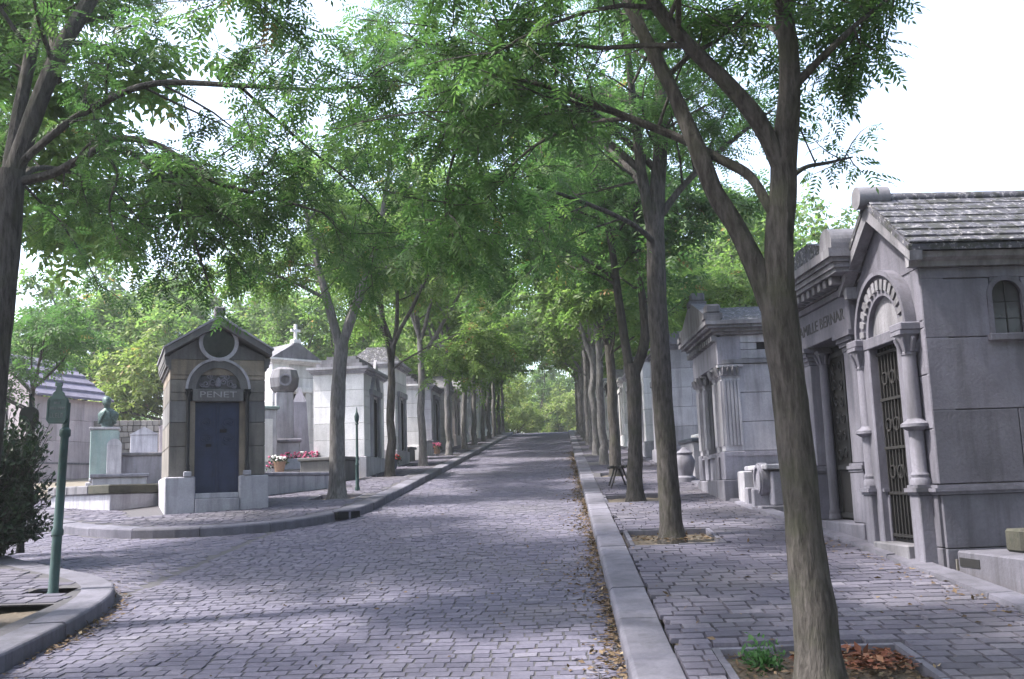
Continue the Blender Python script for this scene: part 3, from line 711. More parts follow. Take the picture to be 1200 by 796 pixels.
# --- the tree beside the sign post, its trunk just past the edge of the pavement pit
L0 = [(-5.24, 8.7, 0.78, 0.178), (-5.24, 8.75, 1.76, 0.172), (-5.22, 8.85, 3.33, 0.168), (-5.2, 8.9, 4.14, 0.166), (-5.18, 8.9, 4.64, 0.160), (-5.16, 8.9, 4.97, 0.150)]
L0L = [
 ([(-5.16, 8.9, 4.88, 0.108), (-4.92, 8.9, 5.65, 0.099), (-4.69, 8.9, 6.24, 0.091), (-4.45, 8.9, 6.67, 0.083), (-4.17, 8.9, 7.37, 0.059), (-3.95, 9.1, 8.4, 0.045), (-3.9, 9.6, 9.6, 0.03), (-4.0, 10.2, 10.8, 0.012)], 1.7),
 ([(-5.19, 8.9, 4.85, 0.09), (-5.21, 9.1, 5.74, 0.076), (-5.16, 9.2, 6.41, 0.069), (-5.1, 9.3, 6.92, 0.061), (-5.14, 9.6, 7.83, 0.045), (-5.4, 10.2, 9.2, 0.03), (-5.6, 10.8, 10.6, 0.012)], 1.7),
 ([(-5.13, 8.9, 4.98, 0.049), (-4.73, 8.8, 5.26, 0.044), (-4.32, 8.8, 5.53, 0.041), (-3.75, 8.8, 5.73, 0.036), (-2.89, 8.7, 5.62, 0.028), (-2.25, 8.7, 5.55, 0.020), (-1.6, 8.6, 5.5, 0.010)], 1.2),
 ([(-5.16, 8.9, 4.86, 0.057), (-4.77, 8.9, 4.92, 0.049), (-4.35, 8.8, 5.07, 0.044), (-4.07, 8.8, 5.2, 0.04), (-3.61, 8.7, 5.06, 0.032), (-3.13, 8.7, 4.71, 0.028), (-2.54, 8.6, 4.49, 0.019), (-2.04, 8.5, 4.29, 0.008)], 1.1),
 ([(-4.11, 8.8, 5.18, 0.022), (-3.82, 8.9, 4.95, 0.02), (-3.48, 9.0, 4.71, 0.016), (-3.08, 9.0, 4.38, 0.008)], 0.6),
 ([(-4.25, 8.8, 5.12, 0.018), (-4.03, 8.7, 4.81, 0.016), (-4.1, 8.7, 4.49, 0.012), (-3.99, 8.7, 4.14, 0.006)], 0.6),
 ([(-3.61, 8.7, 5.06, 0.02), (-3.4, 8.6, 4.5, 0.016), (-3.2, 8.6, 3.95, 0.011), (-3.08, 8.6, 3.62, 0.005)], 0.8),
 ([(-2.89, 8.7, 5.62, 0.02), (-2.5, 9.3, 5.3, 0.016), (-2.1, 9.9, 5.0, 0.011), (-1.8, 10.4, 4.7, 0.005)], 0.9),
 ([(-4.3, 8.9, 7.1, 0.05), (-3.8, 9.6, 8.0, 0.04), (-3.0, 10.4, 8.8, 0.03), (-2.4, 11.0, 9.2, 0.01)], 1.6),  # high limb above the view, added to shade the corner tomb
 ([(-4.9, 9.2, 6.0, 0.05), (-5.6, 10.2, 7.6, 0.04), (-6.2, 11.2, 8.8, 0.03), (-6.6, 12.0, 9.4, 0.01)], 1.8),  # another high limb added for shade on the corner tomb
 ([(-5.18, 8.9, 4.7, 0.05), (-5.4, 9.6, 5.2, 0.04), (-5.5, 10.4, 5.5, 0.03), (-5.3, 11.4, 5.6, 0.01)], 1.0),
]
world_tree('avenue_tree', 'street tree with long sweeping bare branches beside the green sign post', (-5.24, 8.7, 0.78), L0, L0L, 202, LEAF_FINE, 0.20, 'leaf_avenue', 'bark',
           sec=(7, 1.5), twig=(8, 0.58), leaves=10, start=0.2, keep=lambda p: p.z > 3.75 or (abs(p.x+3.3) < 0.45 and p.z > 3.4))
# --- second and third trees of the row by the gabled tombs
T2 = [(1.31, 12.78, 1.12, 0.160), (1.30, 12.78, 1.89, 0.156), (1.29, 12.78, 3.08, 0.152), (1.29, 12.78, 4.2, 0.148), (1.31, 12.78, 4.99, 0.142), (1.33, 12.78, 5.3, 0.13)]
T2L = [
 ([(1.32, 12.78, 5.1, 0.13), (1.36, 12.78, 5.57, 0.125), (1.47, 12.78, 6.5, 0.105), (1.5, 12.78, 7.58, 0.08), (1.6, 12.8, 8.8, 0.04), (1.6, 12.8, 9.8, 0.012)], 1.5),
 ([(1.3, 12.78, 4.85, 0.092), (1.17, 12.7, 5.9, 0.079), (1.1, 12.6, 6.81, 0.062), (1.0, 12.4, 7.8, 0.045), (0.7, 12.2, 8.8, 0.015)], 1.4),
 ([(1.30, 12.75, 4.92, 0.044), (0.98, 12.4, 5.11, 0.038), (0.44, 12.2, 5.33, 0.032), (-0.09, 12.0, 5.49, 0.023), (-0.9, 11.8, 5.7, 0.010)], 1.1),
 ([(1.32, 12.8, 5.2, 0.06), (1.75, 12.9, 5.75, 0.05), (2.4, 13.1, 6.35, 0.04), (3.1, 13.3, 6.9, 0.012)], 1.0),
 ([(1.32, 12.8, 5.3, 0.07), (1.2, 13.5, 6.0, 0.055), (0.9, 14.5, 6.8, 0.04), (0.5, 15.4, 7.5, 0.012)], 1.1),
 ([(1.17, 12.7, 5.9, 0.06), (0.1, 13.2, 7.1, 0.05), (-1.4, 13.8, 8.2, 0.035), (-2.7, 14.2, 8.9, 0.012)], 1.4),
 ([(1.4, 12.8, 5.9, 0.06), (0.8, 12.7, 6.5, 0.05), (-0.2, 12.4, 7.1, 0.035), (-1.2, 12.2, 7.5, 0.012)], 1.2),
]
world_tree('avenue_tree', 'slender dark street tree in the pit before the inscribed tomb', (1.31, 12.78, 1.12), T2, T2L, 303, LEAF_FINE, 0.23, 'leaf_avenue', 'bark',
           sec=(8, 1.7), twig=(8, 0.65), leaves=10, start=0.28)
T3 = [(1.25, 18.12, 1.54, 0.165), (1.30, 18.12, 2.86, 0.150), (1.32, 18.12, 3.75, 0.155), (1.32, 18.12, 4.0, 0.15)]
T3L = [
 ([(1.27, 18.12, 3.75, 0.110), (1.12, 18.1, 5.22, 0.086), (1.02, 18.1, 6.36, 0.071), (0.8, 18.0, 7.6, 0.05), (0.5, 17.9, 8.9, 0.012)], 1.5),
 ([(1.35, 18.12, 3.85, 0.122), (1.57, 18.1, 4.5, 0.105), (1.54, 18.1, 5.53, 0.075), (1.52, 18.1, 6.83, 0.058), (1.7, 18.2, 8.2, 0.035), (1.8, 18.2, 9.3, 0.012)], 1.5),
 ([(1.08, 18.1, 5.6, 0.05), (0.4, 17.8, 6.0, 0.04), (-0.5, 17.6, 6.3, 0.03), (-1.4, 17.4, 6.3, 0.01)], 1.0),
 ([(1.54, 18.1, 5.6, 0.05), (2.0, 18.0, 6.3, 0.04), (2.7, 17.9, 7.0, 0.012)], 0.9),
 ([(1.53, 18.1, 5.9, 0.05), (1.5, 19.0, 6.7, 0.04), (1.3, 19.9, 7.4, 0.012)], 0.9),
]
world_tree('avenue_tree', 'street tree forking low into a wishbone beside the black bench', (1.25, 18.12, 1.54), T3, T3L, 404, LEAF_MID, 0.28, 'leaf_avenue', 'bark',
           sec=(9, 1.8), twig=(8, 0.7), leaves=11, start=0.28)
L1 = [(-4.68, 20.47, 1.75, 0.200), (-4.68, 20.47, 2.69, 0.19), (-4.65, 20.47, 3.93, 0.18), (-4.58, 20.47, 4.8, 0.17), (-4.57, 20.47, 5.05, 0.16)]
L1L = [
 ([(-4.6, 20.47, 4.85, 0.12), (-4.81, 20.4, 5.74, 0.105), (-5.06, 20.4, 6.67, 0.081), (-5.3, 20.4, 7.8, 0.05), (-5.4, 20.3, 8.8, 0.012)], 1.0),
 ([(-4.55, 20.47, 4.95, 0.13), (-4.19, 20.4, 5.89, 0.108), (-3.81, 20.4, 6.98, 0.081), (-3.62, 20.4, 7.91, 0.06), (-3.4, 20.3, 9.2, 0.012)], 1.0),
 ([(-4.15, 20.4, 6.0, 0.05), (-3.4, 20.2, 6.6, 0.04), (-2.5, 20.0, 7.0, 0.012)], 0.7),
 ([(-4.85, 20.4, 5.9, 0.05), (-5.6, 20.2, 6.3, 0.04), (-6.4, 20.0, 6.6, 0.012)], 0.7),
 ([(-4.57, 20.5, 5.0, 0.07), (-4.5, 21.3, 6.0, 0.055), (-4.4, 22.2, 6.9, 0.012)], 0.8),
]
world_tree('avenue_tree', 'pale barked street tree with flared foot on the pavement by the corner tomb', (-4.68, 20.47, 1.75), L1, L1L, 505, LEAF_MID, 0.28, 'leaf_light', 'bark_pale',
           sec=(10, 1.8), twig=(9, 0.65), leaves=11, start=0.35)

# --- the rest of the two rows: three kinds of grown tree, copied
ROWG = 'trees lining the avenue'
def proto(name, seed, loc, label, leaf, bark, tmpl, size, group=ROWG, **kw):
    rng, tr, tubes, LP, LD = auto_tree(seed, **kw); root = thing(name, label, 'tree', loc, group=group)
    tree_parts(root, tr, tubes, LP, LD, rng, tmpl, size, leaf, bark); return root
def gl(x, y): return (x, y, zp(y)-0.07)
LAB_R = 'avenue tree in the row farther along the pavement with the black bench'
LAB_L = 'avenue tree in the row along the pavement past the corner tomb'
PA = proto('avenue_tree', 1, gl(*T_RIGHT[3]), LAB_R, 'leaf_light', 'bark', LEAF_MID, 0.30, h_fork=3.7, r=0.165, n_limb=5, limb_len=5.0, el=(50, 75))
PB = proto('avenue_tree', 2, gl(*T_LEFT[1]), LAB_L, 'leaf_light', 'bark', LEAF_MID, 0.30, h_fork=3.6, r=0.15, n_limb=5, limb_len=5.0, lean=(0.1, 0), el=(50, 74), low=1)
PC = proto('avenue_tree', 3, gl(*T_LEFT[2]), LAB_L, 'leaf_light', 'bark_pale', LEAF_FAR, 0.28, h_fork=4.1, r=0.155, n_limb=5, limb_len=4.6, leaves=8, el=(52, 76), low=0)  # lighter leaf and paler bark paint in the brightness of the far avenue
PD = proto('avenue_tree', 4, gl(*T_RIGHT[4]), LAB_R, 'leaf_light', 'bark_pale', LEAF_FAR, 0.28, h_fork=3.9, r=0.15, n_limb=6, limb_len=4.7, leaves=8, el=(52, 76), low=1)  # far brightness carried by leaf and bark colour here too
rr = random.Random(8)
ORDT = ('first', 'second', 'third', 'fourth', 'fifth', 'sixth', 'seventh', 'eighth', 'ninth', 'tenth', 'eleventh')
LAB_R = 'avenue tree, %s past the wishbone tree in its row'; LAB_L = 'avenue tree, %s past the flared pale barked tree in its row'
PA['label'] = LAB_R % 'first'; PD['label'] = LAB_R % 'second'; PB['label'] = LAB_L % 'first'; PC['label'] = LAB_L % 'second'
for i, (x, y) in enumerate(T_RIGHT[5:]): copy_tree((PC, PD)[i % 2], gl(x, y), rr.uniform(0, 6.28), (rr.uniform(.9, 1.08), rr.uniform(.9, 1.1)), LAB_R % ORDT[i+2], group=ROWG)
for i, (x, y) in enumerate(T_LEFT[3:]): copy_tree((PC, PD)[(i+1) % 2], gl(x, y), rr.uniform(0, 6.28), (rr.uniform(.9, 1.1), rr.uniform(.9, 1.1)), LAB_L % ORDT[i+2], group=ROWG)
# the rows go on behind the viewer and shade the foreground
LAB_B = 'avenue tree farther down the hill on the near stretch of the pavement'
for x, y, s, k in ((1.6, -1.3, 1.0, 0), (1.5, -7.5, 1.0, 1), (-6.4, 0.4, 0.95, 1), (-5.2, -5.8, 1.0, 0), (1.5, -13, 1, 0), (-5.2, -12.5, 1, 1)):
    copy_tree((PA, PB)[k], gl(x, y), rr.uniform(0, 6.28), (s, s), LAB_B, group='trees down the hill')

# --- trees standing among the tombs
def bg_tree(seed, loc, label, leaf, tmpl=LEAF_FAR, size=0.30, **kw):
    a = dict(h_fork=3.0, r=0.2, n_limb=7, limb_len=5.5, el=(20, 70), sec=(9, 2.4), twig=(8, 0.95), leaves=14); a.update(kw)
    rng, tr, tubes, LP, LD = auto_tree(seed, **a); root = thing('cemetery_tree', label, 'tree', loc)
    tree_parts(root, tr, tubes, LP, LD, rng, tmpl, size, leaf, 'bark'); return root
BGG = 'trees beyond the tombs'
BA = bg_tree(21, (-16.3, 41.5, zp(41.5)), 'yellow green spreading tree behind the bronze bust', 'leaf_yellow', h_fork=1.8, limb_len=4.6, el=(5, 65))
BB = bg_tree(22, (-13.5, 48, zp(48)), 'broad green tree behind the white columned tomb', 'leaf_light', h_fork=2.2, limb_len=6.5)
BC = bg_tree(23, (6.6, 34, zp(34)), 'tall light green tree behind the fluted tomb', 'leaf_light', h_fork=3.0, limb_len=5.2)
LAB_BL = 'tree among the tombs beyond the row of avenue trees by the corner tomb'
LAB_BR = 'tree among the tombs beyond the fluted tomb'
for i, (x, y, s) in enumerate([(-22, 44, 1.1), (-19, 58, 1.3), (-10.5, 57, 1.15), (-9.5, 66, 1.2), (-25, 52, 1.3), (-33, 60, 1.4), (-15, 70, 1.3), (-9, 76, 1.15), (-27, 38, 0.95), (-9.5, 44, 0.9)]):
    copy_tree((BA, BB, BC)[(i+1) % 3], (x, y, zp(min(y, 72))), rr.uniform(0, 6.28), (s, s*rr.uniform(.9, 1.1)), LAB_BL, group=BGG)
for i, (x, y, s) in enumerate([(7.0, 42, 1.05), (13, 46, 1.0), (7.5, 52, 1.1), (11, 60, 1.3), (7, 66, 1.2), (8, 78, 1.3), (17, 56, 1.2)]):
    copy_tree((BC, BB, BA)[i % 3], (x, y, zp(min(y, 72))), rr.uniform(0, 6.28), (s, s*rr.uniform(.9, 1.1)), LAB_BR, group=BGG)
LAB_E = 'leafy tree closing the avenue past the brow of the hill'
for i, (x, y, s) in enumerate([(-8, 90, 1.2), (-2.5, 108, 1.3), (4, 102, 1.25), (8, 92, 1.2), (-12, 104, 1.4), (1, 122, 1.5), (11, 112, 1.4), (-5.5, 124, 1.4), (-4.5, 96, .8)]):
    copy_tree((BA, BC, BA)[i % 3], (x, y, zg(y)-0.2), rr.uniform(0, 6.28), (s, s), LAB_E, group='trees past the brow')  # mostly yellow-leaved copies, their colour standing in for sun on the far end
LAB_S = 'unseen broad tree added down the hill to shade the gabled tomb'
for x, y, s in ((7.6, 3.2, 1.0), (11.3, 8.2, 0.95), (7.2, -3.5, 1.1), (13.5, 14.0, 0.9)):  # out of view, added to shade the gabled tomb
    copy_tree((BB, BC)[int(y) % 2], (x, y, zp(y)), rr.uniform(0, 6.28), (s, s), LAB_S, group='unseen trees added for shade by the gabled tomb')
# the far wood that closes the horizon
rng = np.random.default_rng(5); LP, LD = [], []
for i in range(26000):
    a = rng.uniform(-1.0, 1.0); rad_ = rng.uniform(118, 150); x = math.sin(a)*rad_; y = math.cos(a)*rad_
    hh = 7+3.5*math.sin(a*23)+2.5*math.sin(a*57+1); LP.append(Vector((x, y, zg(y)+hh*rng.random()**0.8))); LD.append(Vector(rng.normal(0, 1, 3)))
v, q, tt = leaf_mesh(rng, LP, LD, LEAF_FAR, 1.5); o = mesh_np('distant_wood', v, q, 'leaf_light', None, tt); tag(o, 'far wood closing the horizon behind the cemetery', 'wood', kind='stuff')
copy_tree(PA, gl(-9.2, 13.6), 1.0, (1.35, 1.3), 'tall leafy tree added behind the evergreen shrub to shade the road')  # added and enlarged so its crown shades the road
copy_tree(PB, gl(-10.5, 5.0), 2.2, (1.05, 1.1), 'tall leafy tree on the near pavement down the hill from the sign post tree')
# slim young tree before the slab roofed tomb
YT = bg_tree(31, (-12.35, 22.6, zp(22.6)-0.05), 'slim young tree in front of the slab roofed tomb', 'leaf_avenue', LEAF_MID, 0.27, h_fork=2.6, r=0.075, n_limb=5, limb_len=2.6, el=(35, 65), sec=(6, 1.1), twig=(7, 0.5), leaves=7)

# --- evergreen shrub at the corner of the near pavement
def shrub(name, label, loc, rad, h, n, leaf, size, seed, cat='shrub'):
    rng = np.random.default_rng(seed); root = thing(name, label, cat, loc); LP, LD = [], []; m = MB()
    for i in range(n):
        a = rng.uniform(0, 6.28); e = rng.uniform(0.15, 1.0)
        tip = Vector((math.cos(a)*rad*math.sqrt(rng.random())*rng.uniform(.7, 1.1), math.sin(a)*rad*math.sqrt(rng.random())*rng.uniform(.7, 1.1), h*e*rng.uniform(.75, 1.1)))
        base = Vector((tip.x*0.15, tip.y*0.15, 0)); mid = base.lerp(tip, 0.5)+Vector((0, 0, h*0.06)); m.tube([base, mid, tip], [0.012, 0.008, 0.003], 4)
        for k in range(34):
            t = rng.uniform(0.25, 1.0); p = (base.lerp(mid, t*2) if t < 0.5 else mid.lerp(tip, t*2-1))+Vector(rng.normal(0, 0.045, 3))
            LP.append(p); LD.append(Vector(rng.normal(0, 1, 3))+Vector((0, 0, 0.4))+(tip-base).normalized()*0.6)
    m.build('stems', 'bark', root); v, q, t = leaf_mesh(rng, LP, LD, LEAF_ONE, size); mesh_np('foliage', v, q, leaf, root, t); return root
shrub('evergreen_shrub', 'dark evergreen shrub around the black sign post', (-7.5, 12.6, zp(12.6)-0.02), 0.92, 1.9, 640, 'leaf_dark', 0.095, 61)
# ------------------------------------------------------------------ tombs
def mould(m, x0, x1, y0, y1, z, steps):
    """stacked moulding round a rectangle: steps of (height, projection)"""
    for h, p in steps:
        m.box(x0-p, x1+p, y0-p, y1+p, z, z+h-0.0015); z += h
    return z
def colonette(parent, mat, x, y, z0, z1, r, cap=0.22, rings=(), name='column'):
    m = MB(); prof = [(r*1.35, z0), (r*1.35, z0+0.05), (r*1.15, z0+0.07), (r*1.25, z0+0.10), (r, z0+0.13)]
    for zr, k in rings: prof += [(r, zr-0.05), (r*1.3, zr-0.04), (r*k, zr-0.01), (r*k, zr+0.02), (r*1.25, zr+0.05), (r, zr+0.07)]
    prof += [(r*0.95, z1-cap)]
    m.lathe(prof, x, y, 16); c = m.build(name, mat, parent, smooth=True)
    k = MB(); k.lathe([(r*1.1, z1-cap), (r*1.12, z1-cap+0.02), (r*1.0, z1-cap+0.03), (r*1.25, z1-cap*0.55), (r*1.55, z1-cap*0.22), (r*1.6, z1-cap*0.16)], x, y, 12)
    for i in range(8):                                         # leaves of the capital
        a = i*math.pi/4; q = Vector((math.cos(a), math.sin(a), 0))
        b = Vector((x, y, 0))+q*r*1.1
        k.tube([b+Vector((0, 0, z1-cap+0.03)), b+q*r*0.35+Vector((0, 0, z1-cap*0.55)), b+q*r*0.75+Vector((0, 0, z1-cap*0.3)), b+q*r*0.8+Vector((0, 0, z1-cap*0.42))], [r*.25, r*.28, r*.22, r*.06], 5)
    k.box(x-r*1.7, x+r*1.7, y-r*1.7, y+r*1.7, z1-cap*0.16, z1)
    k.build('capital', mat, c, smooth=True); return c
def scroll(m, cx, cz, y, r, turns=1.6, t=0.008, s=1, a0=0.0):
    pts = []; n = int(18*turns)
    for i in range(n+1):
        f = i/n; a = a0+s*2*math.pi*turns*f; rr_ = r*(1-0.82*f); pts.append((cx+rr_*math.cos(a), y, cz+rr_*math.sin(a)))
    m.tube(pts, t, 4)

# --- gabled tomb with arched doorway (front faces the avenue)
ZB = 0.94
F1 = R(-90+5)
def on_front(s, base=(3.6, 9.9), a=5.0):
    return (base[0]-math.sin(R(a))*s, base[1]+math.cos(R(a))*s)
W = 1.64; fx, fy = on_front(W)
g = thing('gabled_tomb', 'grey stone tomb with lichened gable roof, arched doorway and small arched side window', 'tomb', (fx, fy, 0), F1)
D = 3.4; cx = W/2; mid = 'stone_deep_grey'
MB().box(0.035, W-0.035, 0.22, D, 0.6, 3.95).build('wall_core', 'mortar', g)
MB().prism([(0.035, 3.95), (W-0.035, 3.95), (cx, 4.58)], 'y', 0.06, D).build('gable_core', 'mortar', g)
# front wall blocks: jambs of the doorway, spandrels, gable
top = lambda u: 4.62-abs(u-cx)*0.86
ashlar(g, mid, 'f', 0.0, W, 1.72, 3.86, 0.0, 4, holes=((0.40, W-0.40, 0.6, 3.25), (0.22, W-0.22, 3.25, 3.86)), bw=0.7, seed=2, proud=0.24)
MB().prism([(0, 3.862), (W, 3.862), (W, 3.95), (cx, 4.66), (0, 3.95)], 'y', 0.0, 0.2).build('gable_stone', mid, g)
MB().box(0.2, W-0.2, 0.012, 0.2, 3.3, 3.862).build('spandrel', mid, g)
ashlar(g, mid, 'f', 0.0, W, 0.62, 1.62, -0.03, 2, holes=((0.50, W-0.50, 0.6, 3.25),), bw=0.7, seed=3, proud=0.3)
# side wall towards the low planter tomb
ashlar(g, mid, 'r', 0.0, D, 1.72, 3.86, W, 3, holes=((0.70, 1.02, 3.16, 3.74),), bw=1.15, seed=4, proud=0.05)
ashlar(g, mid, 'r', -0.0, D, 0.6, 1.62, W+0.03, 2, bw=1.2, seed=5, proud=0.07)
ashlar(g, mid, 'l', 0.0, D, 0.6, 3.86, 0.0, 5, bw=1.1, seed=6, proud=0.04)
m = MB()
for xa, xb in ((0, 0.42), (W-0.42, W)): mould(m, xa, xb, 0.0, D, 1.62, ((0.03, 0.05), (0.035, 0.075), (0.03, 0.035)))
m.build('base_moulding', mid, g); 
m = MB()                                                    # door passes through the moulding: dark recess and jambs
MB().box(0.465, W-0.465, 0.045, 0.215, 1.06, 3.24).build('door_recess', 'void', g)
dr = MB().box(0.463, W-0.463, 0.012, 0.042, 1.13, 3.235).build('door', 'door_iron', g)
m = MB(); 
for i in range(9):
    x = 0.49+(W-0.98)*i/8; m.box(x-0.008, x+0.008, -0.012, 0.012, 1.16, 3.2)
for z in (1.18, 1.62, 2.1, 2.62, 3.12): m.box(0.465, W-0.465, -0.02, 0.01, z, z+0.03)
for z in (1.86, 2.36, 2.86):
    for x in (0.62, cx, W-0.62): m.arch(x, z, 0.06, 0.075, -0.017, 0.01, 0, 6.283, 14)
m.build('grille', 'door_iron', dr)
for x in (0.36, W-0.36): MB().box(x-0.1, x+0.1, -0.10, 0.02, 0.62, 3.22, 0.01).build('door_jamb', mid, g)
MB().box(0.38, W-0.38, -0.2, 0.05, 0.6, 1.125, 0.012).build('door_sill', 'stone_trim', g)
for x in (0.22, W-0.22):
    MB().box(x-0.11, x+0.11, -0.16, 0.0, 0.6, 1.62, 0.01).build('pedestal', 'stone_soft_grey', g)
    m = MB(); mould(m, x-0.1, x+0.1, -0.15, -0.02, 1.62, ((0.03, 0.02), (0.04, 0.045), (0.03, 0.02))); m.build('pedestal_moulding', 'stone_soft_grey', g)
    colonette(g, 'stone_soft_grey', x, -0.08, 1.72, 3.25, 0.072, 0.24, ((2.30, 1.95),))
    MB().box(x-0.135, x+0.135, -0.2, 0.02, 3.25, 3.33, 0.01).build('impost', mid, g)
MB().box(0.30, W-0.30, -0.11, 0.0, 3.20, 3.32, 0.008).build('lintel', mid, g)
ar = MB().arch(cx, 3.33, 0.40, 0.62, -0.07, 0.1, 0, math.pi, 28).build('arch_surround', mid, g)
MB().arch(cx, 3.33, 0.62, 0.67, -0.12, 0.02, 0, math.pi, 28).build('hood_mould', mid, ar, smooth=True)
for i in range(15):
    a = math.pi*(i+0.5)/15; da = math.pi/15*0.3
    MB().arch(cx, 3.33, 0.465, 0.575, -0.098, -0.068, a-da, a+da, 2).build('arch_stone', 'stone_trim', ar)
MB().disc(cx, 3.325, 0.40, -0.015, 0.1, 0, math.pi, 20).build('tympanum', 'stone_trim', g)
# roof: two slabs, ridge roll, eaves cornice
for sg in (-1, 1):
    xe = cx+sg*(W/2+0.17); m = MB()
    m.prism([(cx, 4.72), (xe, 4.00), (xe, 4.06), (cx, 4.80)], 'y', -0.16, D+0.1); rf = m.build('roof_slab', 'slate', g)
    rng = random.Random(sg+9)
    for k in range(7):                                        # courses of worn slate
        u0_, u1_ = k/7, (k+1)/7; y = -0.15
        while y < D:
            w = rng.uniform(0.22, 0.4); xa = cx+sg*(W/2+0.18)*u0_*0.97; xb = cx+sg*(W/2+0.18)*min(1, u1_+0.03)
            za = 4.81-0.74*u0_; zb = 4.81-0.74*min(1, u1_+0.03)
            th = 0.02+rng.uniform(0, 0.008); q = MB(); y2 = min(D+0.1, y+w)
            q.add([(xa, y+.004, za), (xa, y2-.004, za), (xb, y2-.004, zb+th*.3), (xb, y+.004, zb+th*.3), (xa, y+.004, za+.012), (xa, y2-.004, za+.012), (xb, y2-.004, zb+th), (xb, y+.004, zb+th)],
                  [(0,3,2,1),(4,5,6,7),(0,1,5,4),(1,2,6,5),(2,3,7,6),(3,0,4,7)]); q.build('slate', 'slate', rf); y += w
    m = MB(); m.prism([(cx+sg*(W/2-0.02), 3.86), (cx+sg*(W/2+0.05), 3.86), (cx+sg*(W/2+0.06), 3.91), (cx+sg*(W/2+0.12), 3.94), (cx+sg*(W/2+0.13), 3.995), (cx+sg*(W/2-0.02), 3.995)], 'y', -0.12, D+0.05)
    m.build('eaves_cornice', 'stone_trim', g)
    m = MB(); m.prism([(cx, 4.565), (cx+sg*(W/2+0.15), 3.905), (cx+sg*(W/2+0.17), 4.0), (cx, 4.72)], 'y', -0.15, -0.02); m.build('raking_cornice', 'stone_trim', g)
m = MB(); m.tube([(cx, -0.2, 4.80), (cx, D, 4.80)], 0.07, 12); m.build('ridge_roll', 'slate', g, smooth=True)
m = MB(); m.tube([(cx, -0.24, 4.82), (cx, 0.10, 4.82)], 0.125, 16); m.build('ridge_boss', 'stone_trim', g, smooth=True)
# arched side window
m = MB(); wy, wz = 0.86, 3.56
m.add([], []); 
win = MB().box(W-0.06, W-0.03, wy-0.15, wy+0.15, 3.17, 3.73).build('window', 'glass_dark', g)
m = MB()
for i in range(12):
    a0, a1 = math.pi*i/12, math.pi*(i+1)/12
    for (ra, rb) in ((0.15, 0.2),):
        ring = [(wy+r_*math.cos(a), wz+r_*math.sin(a)) for a, r_ in ((a0, ra), (a0, rb), (a1, rb), (a1, ra))]
        m.prism(ring, 'x', W-0.06, W+0.012)
        m.prism([(wy+.15*math.cos(a0), wz+.15*math.sin(a0)), (wy+.16*math.cos(a0)/max(.2, abs(math.cos(a0))) if False else wy+.15*math.cos(a0), 3.745), (wy+.15*math.cos(a1), 3.745), (wy+.15*math.cos(a1), wz+.15*math.sin(a1))], 'x', W-0.055, W-0.004)
m.box(W-0.06, W+0.012, wy-0.2, wy-0.15, 3.17, wz); m.box(W-0.06, W+0.012, wy+0.15, wy+0.2, 3.17, wz)
m.build('window_surround', mid, win); MB().box(W-0.05, W+0.06, wy-0.23, wy+0.23, 3.10, 3.17, 0.008).build('window_sill', 'stone_soft_grey', win)
m = MB(); m.box(W-0.03, W-0.022, wy-0.006, wy+0.006, 3.17, 3.7)
for z in (3.33, 3.5): m.box(W-0.03, W-0.022, wy-0.15, wy+0.15, z-.005, z+.005)
m.build('glazing_bars', 'iron', win)

# --- inscribed tomb with dentilled cornice
W2 = 2.0; fx, fy = on_front(1.72+W2)
t2 = thing('inscribed_tomb', 'grey classical tomb with lettered frieze, heavy dentilled cornice and iron lattice door', 'tomb', (fx, fy, 0), F1)
D = 3.0
MB().box(0.04, W2-0.04, 0.3, D, 0.7, 4.05).build('wall_core', 'stone_trim', t2)
MB().box(-0.02, W2+0.02, -0.12, D, 0.7, 1.29, 0.012).build('plinth', mid, t2)
ashlar(t2, mid, 'r', 0.0, D, 1.30, 4.0, W2, 4, bw=0.9, seed=14, proud=0.05)
ashlar(t2, mid, 'l', 0.0, D, 1.30, 4.0, 0.0, 4, bw=0.9, seed=15, proud=0.05)
for x0, x1 in ((0.0, 0.42), (W2-0.42, W2)):
    MB().box(x0, x1, -0.06, 0.32, 1.291, 1.88, 0.012).build('pilaster_base', mid, t2)
    m = MB(); mould(m, x0+.02, x1-.02, -0.04, 0.3, 1.88, ((0.03, 0.03), (0.04, 0.045), (0.03, 0.02))); m.build('pilaster_moulding', 'stone_soft_grey', t2)
    MB().box(x0+0.03, x1-0.03, -0.03, 0.32, 1.98, 3.30, 0.01).build('pilaster', 'stone_soft_grey', t2)
    m = MB(); mould(m, x0+.03, x1-.03, -0.03, 0.3, 3.30, ((0.05, 0.01), (0.05, 0.035), (0.05, 0.06), (0.06, 0.09))); m.build('pilaster_capital', mid, t2)
# lattice door deep in the bay
MB().box(0.42, W2-0.42, 0.24, 0.29, 1.29, 3.5).build('door_recess', 'void', t2)
dr = MB().box(0.5, W2-0.5, 0.215, 0.235, 1.32, 3.42).build('door', 'door_iron', t2)
m = MB()
for x in (0.5, W2/2, W2-0.5): m.box(x-0.03, x+0.03, 0.18, 0.215, 1.32, 3.42)
for z in (1.35, 1.95, 3.38): m.box(0.5, W2-0.5, 0.182, 0.213, z-.03, z+.03)
for i in range(2):
    x0 = 0.56+i*0.5
    for zz in range(6):
        for k in range(2):
            scroll(m, x0+0.09+k*0.2, 2.12+zz*0.22, 0.19, 0.085, 1.3, 0.011, 1 if k else -1, zz)
m.build('lattice', 'iron', dr)
for x in (0.56, W2-0.56):
    colonette(t2, mid, x-0.07 if x < 1 else x+0.07, 0.12, 1.30, 3.46, 0.06, 0.2)
fz = MB().box(0.0, W2, -0.07, 0.3, 3.513, 3.95, 0.008).build('frieze', mid, t2)
MB().box(-0.03, W2+0.03, -0.1, 0.3, 3.952, 4.03, 0.01).build('frieze_moulding', 'stone_soft_grey', t2)
